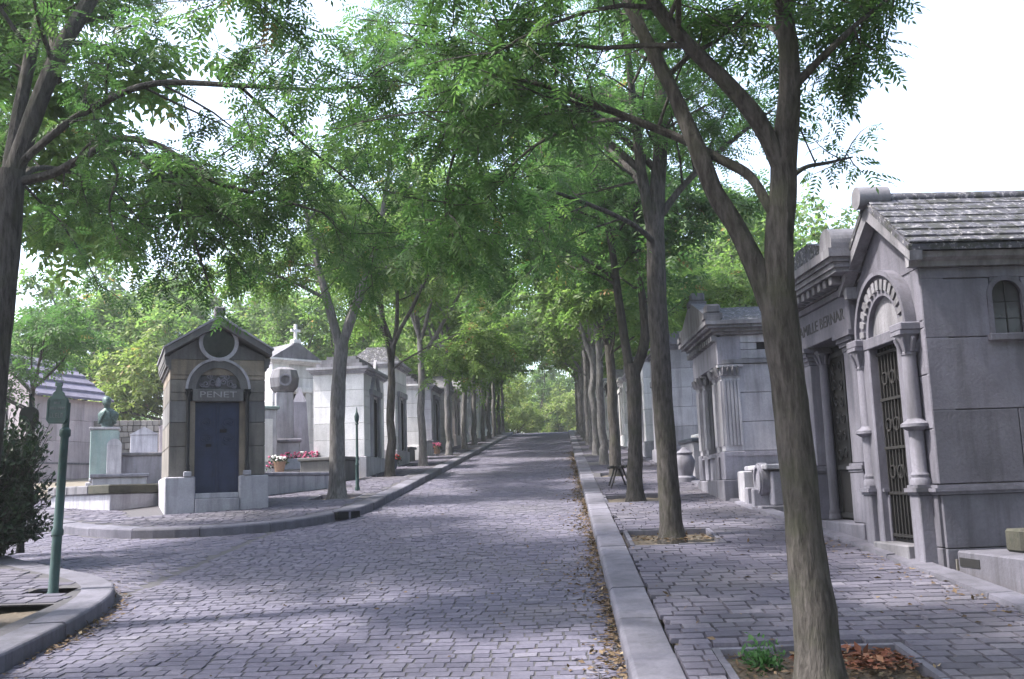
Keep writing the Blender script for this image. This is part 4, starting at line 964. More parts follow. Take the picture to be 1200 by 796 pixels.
text_mesh('FAMILLE BERNAR', 0.2, 0.004, 'lettering', 'letters', fz, (W2/2-0.02, -0.073, 3.73), width=1.72)
MB().box(-0.05, W2+0.05, -0.12, D, 4.032, 4.09).build('dentil_bed', 'stone_trim', t2)
for i in range(11):
    x = -0.02+i*(W2-0.06+0.04)/10; MB().box(x, x+0.09, -0.27, -0.122, 4.04, 4.14, 0.006).build('dentil', 'stone_trim', t2)
for i in range(5):
    y = 0.0+i*0.24; MB().box(W2+0.052, W2+0.2, y, y+0.1, 4.04, 4.14, 0.006).build('dentil', 'stone_trim', t2)
m = MB(); mould(m, 0, W2, 0, D, 4.142, ((0.05, 0.30), (0.06, 0.33), (0.05, 0.36), (0.10, 0.40))); m.build('cornice', 'stone_trim', t2)
m = MB(); m.prism([(-0.3, 4.403), (W2+0.3, 4.403), (W2/2+0.2, 4.74), (W2/2-0.2, 4.74)], 'y', -0.22, D); m.build('roof', 'slate', t2)
for x in (-0.2, W2+0.2): 
    m = MB(); m.disc(x, 4.46, 0.2, -0.36, 0.0, 0, math.pi, 14); m.box(x-0.2, x+0.2, -0.365, 0.01, 4.403, 4.46); m.build('acroterion', 'stone_trim', t2)

# --- low planter tomb against the gabled tomb
p = thing('planter_tomb', 'low pale tomb kerb with mossy trough and slot, against the gabled tomb', 'grave', (3.66, 9.78, 0), F1)
MB().box(0.0, 3.0, 0.0, 2.6, 0.5, 1.10, 0.015).build('tomb_kerb', mid, p)
MB().box(0.05, 0.42, -0.006, 0.02, 0.96, 1.04).build('slot', 'void', p)
MB().box(0.0, 0.02, -0.02, 0.25, 0.5, 1.02).build('side_stone', 'rubble', p)
m = MB(); rng = random.Random(4)
for i in range(9):
    x = 0.35+i*0.29; m.box(x, x+0.28, 0.28+rng.uniform(0, .03), 0.6, 1.102, 1.30+rng.uniform(0, .07), 0.02)
m.build('trough', 'moss_stone', p)

# --- fluted tomb
FM = R(-90+2); mid = 'stone_grey'
W3 = 2.5; fx, fy = on_front(W3, (2.74, 17.0), 2.0)
t3 = thing('fluted_tomb', 'grey tomb with fluted corner pilaster, pediment front and slot vent in its side', 'tomb', (fx, fy, 0), FM)
D = 3.2
MB().box(0.05, W3-0.05, 0.35, D, 1.2, 4.2).build('wall_core', 'stone_trim', t3)
MB().box(-0.05, W3+0.05, -0.1, D, 1.1, 1.85, 0.015).build('plinth', mid, t3)
ashlar(t3, 'stone_pale', 'r', 0.0, D, 2.32, 3.80, W3, 3, bw=0.95, seed=24, proud=0.05)
ashlar(t3, 'stone_pale', 'r', 0.0, D, 3.88, 4.30, W3+0.005, 1, holes=((0.62, 0.95, 4.04, 4.16),), bw=1.3, seed=25, proud=0.05)
MB().box(W3-0.05, W3-0.03, 0.6, 0.97, 4.02, 4.18).build('vent', 'void', t3)
m = MB(); m.box(-0.02, W3+0.03, 0.0, D, 1.852, 2.24); mould(m, 0, W3, 0.0, D, 2.24, ((0.03, 0.05), (0.05, 0.03))); m.build('base_course', mid, t3)
m = MB(); m.box(0.0, W3+0.04, 0.02, D, 3.805, 3.875); m.build('string_course', 'stone_trim', t3)
for x0, x1, y0_, y1_ in ((W3-0.3, W3+0.02, -0.03, 0.3), (0, 0.3, -0.03, 0.3), (W3-0.85, W3-0.6, -0.02, 0.3), (0.6, 0.85, -0.02, 0.3)):
    pl_ = MB().box(x0+0.01, x1-0.01, y0_+0.01, y1_-0.01, 2.33, 3.56).build('pilaster', 'stone_pale', t3)
    m = MB(); n = 5
    for i in range(n):
        a = x0+0.015+(x1-x0-0.03)*i/n; w = (x1-x0-0.03)/n
        m.box(a+w*0.25, a+w*0.98, y0_-0.012, y0_+0.012, 2.42, 3.52)
        b = y0_+0.015+(y1_-y0_-0.03)*i/n; m.box(x1-0.012, x1+0.012, b+w*0.25, b+w*0.98, 2.42, 3.52)
    m.build('fluting', 'stone_pale', pl_)
    m = MB(); mould(m, x0+.01, x1-.01, y0_+.01, y1_-.01, 3.56, ((0.04, 0.01), (0.14, 0.025), (0.05, 0.06)))
    for i in range(4):
        for sx in (0, 1):
            a = x0+(x1-x0)*(i+0.5)/4; m.tube([(a, y0_-0.02, 3.62), (a, y0_-0.05, 3.70), (a, y0_-0.08, 3.76)], [0.03, 0.032, 0.015], 5)
            b = y0_+(y1_-y0_)*(i+0.5)/4; m.tube([(x1+0.02, b, 3.62), (x1+0.05, b, 3.70), (x1+0.08, b, 3.76)], [0.03, 0.032, 0.015], 5)
    m.build('capital', 'stone_pale', pl_)
    MB().box(x0-.02, x1+.02, y0_-.03, y1_, 1.852, 2.32, 0.012).build('pilaster_base', mid, pl_)
MB().box(0.3, W3-0.3, 0.30, 0.36, 1.86, 3.6).build('wall_front', 'stone_grey', t3)
dr = MB().box(W3/2-0.38, W3/2+0.38, 0.27, 0.30, 1.88, 3.45).build('door', 'door_iron', t3)
m = MB(); [m.box(W3/2-0.36+i*0.12, W3/2-0.345+i*0.12, 0.255, 0.27, 1.9, 3.42) for i in range(7)]; m.build('grille', 'iron', dr)
MB().box(-0.02, W3+0.02, -0.06, 0.34, 3.805, 4.27).build('entablature', mid, t3)
m = MB(); mould(m, 0, W3, 0, D, 4.302, ((0.05, 0.08), (0.05, 0.16), (0.05, 0.24), (0.07, 0.28))); m.build('cornice', 'stone_trim', t3)
m = MB(); m.prism([(-0.2, 4.523), (W3+0.2, 4.523), (W3/2, 5.0)], 'y', 0.0, D); m.build('roof', 'slate', t3)
m = MB(); m.prism([(-0.28, 4.523), (W3+0.28, 4.523), (W3+0.28, 4.60), (W3/2, 5.12), (-0.28, 4.60)], 'y', -0.27, -0.02); pd = m.build('pediment', 'stone_trim', t3)
for x in (-0.14, W3/2, W3+0.14):
    z = 5.02 if abs(x-W3/2) < .1 else 4.55
    m = MB(); m.box(x-0.13, x+0.13, -0.3, 0.02, z, z+0.1); m.box(x-0.1, x+0.1, -0.26, 0, z+0.1, z+0.26, 0.03); m.build('acroterion', 'stone_trim', pd)
for i in range(14):
    x = -0.05+i*(W3+0.02)/13; MB().box(x, x+0.08, -0.16, -0.062, 4.2, 4.29).build('dentil', 'stone_trim', t3)

# --- carved low monument between the two tombs
c = thing('carved_monument', 'low carved stone monument with round medallion and scroll blocks in front of the fluted tomb', 'grave', (*on_front(1.5, (2.92, 15.25), 2.0), 0), FM)
MB().box(0.0, 1.5, 0.0, 1.2, 1.0, 1.44, 0.015).build('base', mid, c)
MB().box(0.02, 0.46, -0.03, 1.0, 1.44, 1.98, 0.02).build('end_block', 'stone_pale', c)
MB().box(0.55, 0.72, -0.04, 0.4, 1.30, 1.72, 0.02).build('stub_pillar', mid, c); MB().box(1.0, 1.14, -0.04, 0.4, 1.2, 1.7, 0.02).build('stub_pillar', mid, c)
MB().box(0.5, 1.46, 0.2, 1.1, 1.44, 1.95, 0.015).build('body', 'stone_grey', c)
m = MB(); m.disc(1.05, 1.83, 0.26, 0.08, 0.2, n=24); m.arch(1.05, 1.83, 0.19, 0.23, 0.05, 0.085, 0, 6.283, 24); m.build('medallion', mid, c, smooth=True)
m = MB(); m.box(-0.02, 1.5, 0.1, 1.15, 1.98, 2.06, 0.015); m.build('coping', 'stone_pale', c)
MB().box(1.2, 1.48, -0.16, 0.18, 1.1, 1.36, 0.02).build('step_block', 'stone_pale', c)

# --- corner tomb with the blue iron door
PT = R(25)
t4 = thing('corner_tomb', 'narrow banded stone tomb with blue iron door, round panel and carved arch', 'tomb', (-7.18, 17.85, 0), PT)
W4 = 1.72; D = 2.3; cx = W4/2; z0 = 1.45
MB().box(0.05, W4-0.05, 0.24, D-0.02, z0, 4.55).build('wall_core', 'mortar', t4)
hol = ((0.36, W4-0.36, z0, 3.70),)
top = lambda u: 5.02-abs(u-cx)*0.62
for i, (za, zb, mt) in enumerate(((2.24, 2.78, 'stone_umber'), (2.78, 3.22, 'stone_umber'), (3.22, 3.62, 'stone_slaty'), (3.62, 4.02, 'stone_umber'), (4.02, 4.40, 'stone_buff'), (4.40, 5.0, 'stone_slaty'))):
    ashlar(t4, mt, 'f', 0, W4, za, zb, 0.0, 1, holes=((0.36, W4-0.36, 1, 3.78), (0.42, W4-0.42, 3.78, 4.1)), bw=0.9, seed=40+i, proud=0.25, top=top)
    ashlar(t4, mt, 'l', 0.0, D, za, min(zb, 4.5), 0.0, 1, bw=0.8, seed=50+i, proud=0.05)
    ashlar(t4, mt, 'r', 0.0, D, za, min(zb, 4.5), W4, 1, bw=0.8, seed=60+i, proud=0.05)
for x0, x1 in ((-0.06, 0.47), (W4-0.47, W4+0.06)):
    MB().box(x0, x1, -0.08, D, z0-0.2, 2.235, 0.02).build('plinth_block', 'stone_pale', t4)
MB().box(0.47, W4-0.47, -0.1, 0.2, z0-0.2, 1.83, 0.012).build('step', 'stone_pale', t4); MB().box(0.47, W4-0.47, -0.04, 0.2, 1.832, 1.93, 0.01).build('threshold', 'stone_pale', t4)
dr = MB().box(0.46, W4-0.46, 0.13, 0.17, 1.93, 3.60).build('door', 'door_blue', t4)
MB().box(0.36, 0.46, 0.06, 0.25, 1.93, 3.62).build('door_jamb', 'stone_buff', t4); MB().box(W4-0.46, W4-0.36, 0.06, 0.25, 1.93, 3.62).build('door_jamb', 'stone_buff', t4)
m = MB()
m.box(cx-0.012, cx+0.012, 0.105, 0.13, 1.95, 3.58)
for a, b in ((0.49, cx-0.04), (cx+0.04, W4-0.49)):
    for z in (1.98, 2.62, 2.72, 3.52): m.box(a, b, 0.115, 0.13, z, z+0.035)
    for x in (a, b-0.03): m.box(x, x+0.03, 0.115, 0.13, 1.98, 3.55)
    xm = (a+b)/2
    for z in (2.92, 3.22):
        m.arch(xm, z, 0.095, 0.115, 0.105, 0.13, 0, 6.283, 18); scroll(m, xm-0.035, z, 0.115, 0.06, 1.4, 0.009, 1); scroll(m, xm+0.035, z, 0.115, 0.06, 1.4, 0.009, -1, math.pi)
    m.box(a+0.06, b-0.06, 0.12, 0.13, 2.05, 2.55)
m.build('door_panelling', 'door_blue', dr); 
m = MB(); m.box(cx+0.05, cx+0.17, 0.09, 0.115, 3.04, 3.10); m.box(cx-0.2, cx-0.10, 0.09, 0.115, 2.78, 2.83); m.build('lock_plate', 'void', dr)
for x in (0.33, W4-0.33):
    MB().box(x-0.07, x+0.07, -0.1, 0.02, 2.237, 2.33, 0.012).build('column_base', 'stone_pale', t4)
    colonette(t4, 'iron', x, -0.035, 2.33, 3.84, 0.033, 0.15)
lt = MB().box(0.40, W4-0.40, -0.03, 0.2, 3.62, 3.84, 0.008).build('lintel', 'stone_slaty', t4)
text_mesh('PENET', 0.16, 0.006, 'lettering', 'letters_relief', lt, (cx, -0.036, 3.735), width=0.66)
ty = MB().disc(cx, 3.84, 0.40, 0.03, 0.2, 0, math.pi, 22).build('tympanum', 'stone_dark', t4)
m = MB()
for sg in (-1, 1):
    for k, (dx, dz, r) in enumerate(((0.10, 0.12, 0.07), (0.22, 0.08, 0.07), (0.16, 0.22, 0.06), (0.29, 0.05, 0.05), (0.06, 0.27, 0.05))): scroll(m, cx+sg*dx, 3.86+dz, 0.015, r, 1.5, 0.014, sg, k)
m.lathe([(0.0, 0), (0.05, 0.03), (0.06, 0.10), (0.035, 0.17), (0, 0.2)], 0, 0, 10)
vs = m.v[-50:]; m.v[-50:] = [(x+cx, y*0.5+0.02, z+3.87) for x, y, z in vs]
m.build('carving', 'stone_grey', ty)
MB().arch(cx, 3.84, 0.40, 0.54, -0.03, 0.2, 0, math.pi, 28).build('arch_surround', 'stone_slaty', t4)
MB().arch(cx, 3.84, 0.54, 0.585, -0.07, 0.05, 0, math.pi, 28).build('hood_mould', 'stone_pale', t4, smooth=True)
rd = MB().disc(cx, 4.72, 0.30, -0.012, 0.1, n=28).build('round_panel', 'glass_dark', t4)
MB().arch(cx, 4.72, 0.29, 0.36, -0.06, 0.03, 0, 6.283, 36).build('panel_frame', 'stone_pale', rd, smooth=True)
MB().prism([(0.0, 4.5), (W4, 4.5), (cx, 5.03)], 'y', 0.24, D).build('gable_core', 'stone_slaty', t4)
for sg in (-1, 1):
    xe = cx+sg*(W4/2+0.1)
    MB().prism([(cx, 5.03), (xe, 4.46), (xe, 4.58), (cx, 5.17)], 'y', -0.22, D+0.12).build('roof_slab', 'stone_slaty', t4)
    MB().prism([(cx, 5.172), (xe+sg*0.03, 4.57), (xe+sg*0.03, 4.60), (cx, 5.22)], 'y', -0.25, D+0.14).build('roof_coping', 'stone_pale', t4)
    m = MB()
    for i, (h, p_) in enumerate(((0.06, 0.03), (0.06, 0.07), (0.06, 0.085), (0.06, 0.10))):
        za = 4.20+i*0.062; xa = cx+sg*(W4/2-0.02); xb = cx+sg*(W4/2+p_); m.box(min(xa, xb), max(xa, xb), -0.02-p_*0.0, D, za, za+0.06)
    m.build('eaves_cornice', 'stone_slaty', t4)
MB().box(cx-0.1, cx+0.1, -0.24, 0.0, 5.2, 5.38, 0.03).build('finial', 'stone_trim', t4)

# --- low tomb beside the corner tomb
lt = thing('low_tomb', 'long low stone grave with thick mossy coping beside the corner tomb', 'grave', (-8.75, 18.95, 0), R(-33))
MB().box(-2.1, 0.0, 0.0, 1.3, 1.3, 1.98, 0.012).build('tomb_body', 'stone_pale', lt)
for i in range(3): MB().box(-2.16+i*0.74, -2.16+(i+1)*0.74-.006, -0.06, 1.36, 1.98, 2.16, 0.02).build('coping_stone', 'moss_stone' if i == 2 else 'stone_trim', lt)
lt2 = thing('grave_step', 'low stone grave step between the corner tomb and the flared tree', 'grave', (-6.55, 21.2, 0), R(58))
MB().box(-0.1, 2.6, 0.0, 1.5, 1.5, 2.28, 0.02).build('step', 'stone_pale', lt2); MB().box(-0.05, 2.62, -0.03, 1.45, 2.28, 2.36, 0.02).build('slab', 'stone_grey', lt2)

# --- slab roofed tomb behind the bust
def rot_thing(name, label, cat, x, y, z, deg): return thing(name, label, cat, (x, y, z), R(deg))
s = rot_thing('slab_roof_tomb', 'pinkish tomb with long stone slab roof and arched gable window behind the sign posts', 'tomb', -15.9, 29.2, 2.35, 8)
# local: x along the long side facing the street, front wall at y=0
Wd, D = 3.0, 2.6
s.rotation_euler = (0, 0, R(74))
MB().box(0.04, Wd-0.04, 0.04, D-0.04, -0.2, 2.75).build('wall_core', 'mortar', s)
ashlar(s, 'stone_pink', 'f', 0, Wd, 0.75, 2.75, 0, 3, bw=0.8, seed=71, proud=0.05); ashlar(s, 'stone_pink', 'f', -0.04, Wd+.04, -0.2, 0.70, -0.05, 2, bw=1.0, seed=72, proud=0.1)
ashlar(s, 'stone_pink', 'l', 0, D, -0.2, 2.75, 0, 4, holes=((D/2-0.3, D/2+0.3, 1.0, 2.4),), bw=0.8, seed=73, proud=0.05)
m = MB(); m.box(-0.06, Wd+0.06, -0.07, D, 0.702, 0.745); m.build('band', 'stone_trim', s)
MB().prism([(0.0, 2.75), (D, 2.75), (D/2, 4.05)], 'x', 0.0, 0.25).build('gable', 'stone_pink', s)
w = MB().box(-0.012, 0.03, D/2-0.24, D/2+0.24, 1.0, 2.2).build('window', 'void', s); MB().prism([(D/2-0.24, 2.2), (D/2+0.24, 2.2), (D/2, 2.62)], 'x', -0.012, 0.03).build('window_head', 'void', w)
for k in range(5):
    ya, yb = -0.2+k*0.31, -0.2+(k+1)*0.31+0.04; za, zb = 2.75+k*0.28, 2.75+(k+1)*0.28
    n = 2 if k % 2 else 3
    for q in range(n):
        xa = -0.1+(Wd+0.3)*q/n; xb = -0.1+(Wd+0.3)*(q+1)/n-.008; e = MB()
        sl_ = 0.0 if q < n-1 else k*0.10
        e.add([(xa, ya, za), (xb-sl_, ya, za), (xb-sl_-.1*(q == n-1), yb, zb-.02), (xa, yb, zb-.02), (xa, ya, za+.07), (xb-sl_, ya, za+.07), (xb-sl_-.1*(q == n-1), yb, zb+.02), (xa, yb, zb+.02)],
              [(0,3,2,1),(4,5,6,7),(0,1,5,4),(1,2,6,5),(2,3,7,6),(3,0,4,7)]); e.build('roof_slab', 'lead_roof', s)
MB().prism([(D+0.2, 2.75), (D/2+.05, 4.02), (D/2+.05, 4.14), (D+0.2, 2.85)], 'x', -0.1, Wd-0.2).build('rear_roof', 'lead_roof', s)

# --- generic mausoleums of the two rows
def mausoleum(label, x, y, deg, w, d, h, mat, roof='gable', door=None, cross=False, door_h=1.9, trim=None, arch=False, name='tomb', zoff=0.0, group=None):
    trim = trim or mat; t = thing(name, label, 'tomb', (x, y, zp(min(y, CREST))+zoff), R(deg), group)
    MB().box(-w/2+.03, w/2-.03, 0.05, d-.03, -0.4, h).build('wall_core', 'mortar', t)
    b = zlib(label)
    ashlar(t, mat, 'f', -w/2, w/2, 0.45, h, 0, max(3, round(h/0.55)), holes=((-0.36, 0.36, 0.2, door_h+0.2),) if door else (), bw=0.8, seed=b, proud=0.09)
    ashlar(t, mat, 'l', 0, d, 0.45, h, -w/2, max(3, round(h/0.55)), bw=0.9, seed=b+1, proud=0.05); ashlar(t, mat, 'r', 0, d, 0.45, h, w/2, max(3, round(h/0.55)), bw=0.9, seed=b+2, proud=0.05)
    MB().box(-w/2-.06, w/2+.06, -.06, d+.02, -0.5, 0.445, 0.015).build('plinth', trim, t)
    if door:
        dr = MB().box(-0.34, 0.34, 0.02, 0.05, 0.45, door_h+0.18).build('door', door, t)
        m = MB(); [m.box(-0.32+i*0.1, -0.305+i*0.1, -0.005, 0.02, 0.5, door_h+0.1) for i in range(7)]; m.build('grille', 'iron', dr)
        for sx in (-1, 1): MB().box(sx*0.46-0.1, sx*0.46+0.1, -0.07, 0.0, 0.447, door_h+0.25, 0.01).build('pilaster', trim, t)
        MB().box(-0.62, 0.62, -0.1, 0.0, door_h+0.252, door_h+0.42, 0.01).build('lintel', trim, t)
        if arch:
            MB().prism([(-0.5, door_h+.42), (-0.36, door_h+.42), (0, door_h+1.05), (0.36, door_h+.42), (0.5, door_h+.42), (0, door_h+1.3)], 'y', -0.08, 0.0).build('pointed_arch', trim, t)
    m = MB(); z = mould(m, -w/2, w/2, 0, d, h, ((0.05, 0.05), (0.06, 0.1), (0.07, 0.16))); m.build('cornice', trim, t)
    if roof == 'gable':
        MB().prism([(-w/2-.1, z), (w/2+.1, z), (0, z+w*0.33)], 'y', -0.12, d+.1).build('roof', 'stone_trim', t)
    elif roof == 'step':
        m = MB(); mould(m, -w/2+.15, w/2-.15, .15, d-.15, z, ((0.12, 0.1), (0.12, -0.02), (0.1, -0.14))); m.build('roof', 'stone_trim', t)
    elif roof == 'hip':
        q = MB(); q.add([(-w/2-.12, -.12, z), (w/2+.12, -.12, z), (w/2+.12, d+.12, z), (-w/2-.12, d+.12, z), (-w/2+.4, d*.3, z+.55), (w/2-.4, d*.3, z+.55), (w/2-.4, d*.7, z+.55), (-w/2+.4, d*.7, z+.55)], [(0,3,2,1),(4,5,6,7),(0,1,5,4),(1,2,6,5),(2,3,7,6),(3,0,4,7)]); q.build('roof', 'slate', t)
    if cross:
        zc = z+(w*0.33 if roof == 'gable' else 0.3); m = MB(); m.box(-.14, .14, -.12, .12, zc-.05, zc+.08); m.box(-.04, .04, -.04, .04, zc+.08, zc+.62); m.box(-.18, .18, -.038, .038, zc+.36, zc+.44); m.build('cross', trim, t)
    return t
def zlib(s): return sum(ord(c)*(i+3) for i, c in enumerate(s)) % 9999
# left row, fronts to the avenue
mausoleum('bright white tomb with pediment and roof cross, raised behind the flower graves', -9.0, 33.2, 48, 1.8, 2.6, 3.1, 'stone_white', 'gable', 'void', True, zoff=0.35)
mausoleum('small white tomb with grey step roof between the bright white tomb and the arched tomb', -8.6, 36.5, 70, 1.8, 2.2, 2.3, 'stone_white', 'hip', 'void', False, zoff=0.3)
mausoleum('grey tomb with stepped roof and pointed arch doorway behind the slim green post', -5.3, 27.9, 88, 2.5, 1.4, 2.7, 'stone_white', 'step', 'void', arch=True, trim='stone_pale')
mausoleum('tall pale tomb with dark hipped roof next to the pointed arch tomb', -5.22, 32.1, 88, 1.9, 1.4, 3.05, 'stone_white', 'hip', 'void', trim='stone_pale')
mausoleum('narrow white pillar tomb with moulded cap past the tall pale tomb', -5.08, 35.7, 88, 1.2, 0.9, 2.45, 'stone_white', 'step', None)
mausoleum('buff walled tomb with dark flat roof among the avenue trees', -5.25, 41.2, 88, 2.2, 2.6, 2.5, 'stone_pale', 'hip', 'void', trim='stone_grey')
ORD = ('first', 'second', 'third', 'fourth', 'fifth', 'sixth', 'seventh', 'eighth', 'ninth', 'tenth', 'eleventh')
RF = dict(gable='gabled', step='stepped', hip='hipped')
for i, (x, y, w_, h_, mt, rf) in enumerate([(-5.2, 45.4, 1.9, 2.5, 'stone_pale', 'gable'), (-5.2, 49.2, 1.8, 2.5, 'stone_pink', 'step'), (-5.15, 52.8, 1.9, 2.5, 'stone_white', 'gable'), (-5.1, 56.8, 1.7, 2.5, 'stone_pale', 'hip'), (-5.1, 60.8, 1.9, 2.4, 'stone_white', 'gable'), (-5.05, 64.9, 1.7, 2.3, 'stone_white', 'step'), (-5.0, 69.2, 1.7, 2.2, 'stone_white', 'gable')]):
    mausoleum('small pale tomb with %s roof, %s past the buff walled tomb in its row' % (RF[rf], ORD[i]), x, y, 88, w_, 2.0, h_, mt, rf, 'void', group='far tombs of the row past the corner tomb')
# right row
mausoleum('pale grey tomb with side niche beyond the fluted tomb', 2.62, 27.5, -88, 2.4, 3.0, 3.0, 'stone_pale', 'step', 'void', trim='stone_grey')
mausoleum('light tomb with hipped roof behind the wishbone tree', 2.5, 31.8, -88, 2.0, 2.4, 2.9, 'stone_white', 'hip', 'void', trim='stone_pale')
for i, (x, y, w_, h_, mt, rf) in enumerate([(2.45, 36.0, 1.9, 2.6, 'stone_pale', 'gable'), (2.4, 40.2, 1.9, 2.5, 'stone_white', 'step'), (2.3, 44.6, 1.8, 2.5, 'stone_pale', 'gable'), (2.25, 49.4, 1.9, 2.6, 'stone_white', 'hip'), (2.2, 54.2, 1.8, 2.4, 'stone_pale', 'gable'), (2.15, 59.4, 1.8, 2.4, 'stone_white', 'step'), (2.1, 65, 1.8, 2.3, 'stone_pale', 'gable')]):
    mausoleum('small pale tomb with %s roof, %s past the light hipped tomb in its row' % (RF[rf], ORD[i]), x, y, -88, w_, 2.0, h_, mt, rf, 'void', group='far tombs of the row past the bench')
# hidden flank between the two near rows of tombs, seen past the trunks
mausoleum('grey tomb standing in the second row behind the inscribed tomb', 8.5, 21.5, -88, 2.4, 2.6, 3.0, 'stone_grey', 'gable', 'void')
mausoleum('weathered tomb in the second row behind the slab roofed tomb', -21.5, 37.5, 60, 2.4, 2.6, 2.8, 'stone_grey', 'gable', 'void')
# ------------------------------------------------------------------ small things
# green cast iron sign post
p = thing('sign_post', 'green cast iron post with lettered street plate on the rounded kerb corner', 'sign post', (SIGN[0], SIGN[1], zp(SIGN[1])-0.08), tilt=(0, R(2.4), 0))
m = MB(); m.lathe([(0.062, 0), (0.062, 0.05), (0.05, 0.07), (0.047, 0.62), (0.058, 0.63), (0.058, 0.68), (0.046, 0.70), (0.04, 1.62), (0.056, 1.64), (0.056, 1.70), (0.036, 1.72), (0.034, 1.98), (0.0, 1.99)], 0, 0, 14); m.build('post', 'green_paint', p, smooth=True)
hx, hz = -0.075, 1.90
pl_ = MB().prism([(hx-0.11, hz-0.10), (hx-0.08, hz-0.14), (hx+0.08, hz-0.14), (hx+0.11, hz-0.10), (hx+0.11, hz+0.10), (hx+0.085, hz+0.135), (hx-0.085, hz+0.135), (hx-0.11, hz+0.10)], 'y', -0.055, -0.03).build('plate', 'green_paint', p)
m = MB(); m.box(hx-0.095, hx+0.095, -0.062, -0.054, hz+0.112, hz+0.122); m.box(hx-0.095, hx+0.095, -0.062, -0.054, hz-0.122, hz-0.112); m.box(hx-0.1, hx-0.09, -0.062, -0.054, hz-0.112, hz+0.112); m.box(hx+0.09, hx+0.1, -0.062, -0.054, hz-0.112, hz+0.112); m.build('plate_rim', 'green_paint', pl_)
rng = random.Random(77); m = MB()                              # worn raised lettering in three lines, too worn to read
for (zc, xa, xb, h) in ((hz+0.075, -0.035, 0.03, 0.022), (hz+0.02, -0.078, 0.08, 0.030), (hz-0.055, -0.07, 0.072, 0.046)):
    x = xa
    while x < xb:
        w = h*0.42; x2 = x+w; k = rng.randrange(4); t = 0.006
        m.box(hx+x, hx+x+t, -0.059, -0.0545, zc-h/2, zc+h/2)
        if k != 1: m.box(hx+x+t, hx+x2, -0.059, -0.0545, zc+h/2-t, zc+h/2)
        if k in (0, 2): m.box(hx+x2-t, hx+x2, -0.0585, -0.0545, zc-h/2, zc+h/2-t)
        if k in (1, 3): m.box(hx+x+t, hx+x2, -0.0585, -0.0545, zc-h/2, zc-h/2+t)
        if k == 3: m.box(hx+x+t, hx+x2-.002, -0.0585, -0.0545, zc-t/2, zc+t/2)
        x = x2+h*0.2
m.build('lettering', 'sign_text', pl_)
MB().prism([(hx-0.07, hz+0.135), (hx+0.07, hz+0.135), (hx+0.055, hz+0.18), (hx+0.03, hz+0.2), (hx+0.024, hz+0.245), (hx+0.032, hz+0.25), (hx+0.032, hz+0.285), (hx-0.032, hz+0.285), (hx-0.032, hz+0.25), (hx-0.024, hz+0.245), (hx-0.03, hz+0.2), (hx-0.055, hz+0.18)], 'y', -0.052, -0.033).build('crest', 'green_paint', p)
# black sign post in the shrub
p = thing('sign_post', 'black iron post with blank octagonal plate rising from the evergreen shrub', 'sign post', (-7.36, 13.3, zp(13.3)-0.03), tilt=(0, R(1.5), R(8)))
m = MB(); m.lathe([(0.06, 0), (0.05, 0.08), (0.04, 0.7), (0.05, 0.72), (0.036, 0.76), (0.033, 1.5), (0.05, 1.52), (0.05, 1.56), (0.03, 1.6), (0.03, 1.7)], 0, 0, 12); m.build('post', 'black_iron_sign', p, smooth=True)
MB().prism([(-0.115, 1.70), (-0.07, 1.64), (0.07, 1.64), (0.115, 1.70), (0.125, 1.76), (0.125, 1.88), (0.11, 1.93), (0.06, 1.97), (-0.06, 1.97), (-0.11, 1.93), (-0.125, 1.88), (-0.125, 1.76)], 'y', -0.02, 0.02).build('plate', 'black_iron_sign', p)
m = MB(); m.lathe([(0.05, 1.965), (0.03, 2.0), (0.018, 2.03), (0.018, 2.10), (0.024, 2.11), (0.024, 2.15), (0, 2.155)], 0, 0, 10); m.build('finial', 'black_iron_sign', p, smooth=True)
# slim green post on the far pavement
p = thing('slim_post', 'slim green post with lantern finial beside the flared tree', 'post', (-4.57, 21.95, zp(21.95)-0.01))
m = MB(); m.lathe([(0.06, 0), (0.06, 0.06), (0.042, 0.1), (0.036, 0.55), (0.046, 0.57), (0.032, 0.62), (0.026, 1.45), (0.045, 1.47), (0.03, 1.5)], 0, 0, 12); m.build('post', 'green_paint', p, smooth=True)
m = MB(); m.lathe([(0.03, 1.5), (0.05, 1.56), (0.055, 1.64), (0.035, 1.70), (0.02, 1.74), (0.012, 1.82), (0, 1.86)], 0, 0, 10); m.build('finial', 'green_paint', p, smooth=True)
# backless bench
b = thing('bench', 'black backless bench by the wishbone tree', 'bench', (1.08, 20.3, zp(20.3)), R(90))
for i in range(4): MB().box(-0.75, 0.75, -0.19+i*0.1, -0.11+i*0.1, 0.40, 0.435, 0.006).build('slat', 'iron', b)
for x in (-0.6, 0.6):
    for sy in (-1, 1):
        m = MB(); m.tube([(x, sy*0.05, 0.395), (x, sy*0.10, 0.25), (x, sy*0.19, 0.0)], [0.02, 0.018, 0.02], 6); m.build('leg', 'iron', b, smooth=True)
# kerb drain
d = thing('kerb_drain', 'dark iron drain mouth set in the kerb opposite the corner tomb', 'drain', (-3.80, 17.38, zg(17.4)), R(72))
MB().box(-0.36, 0.36, -0.045, 0.05, 0.0, 0.125).build('drain_frame', 'void', d); MB().box(-0.03, 0.03, -0.055, -0.044, 0.0, 0.12).build('bar', 'kerb_stone', d); MB().box(-0.40, 0.40, -0.06, 0.06, 0.126, 0.15).build('lintel', 'kerb_stone', d)
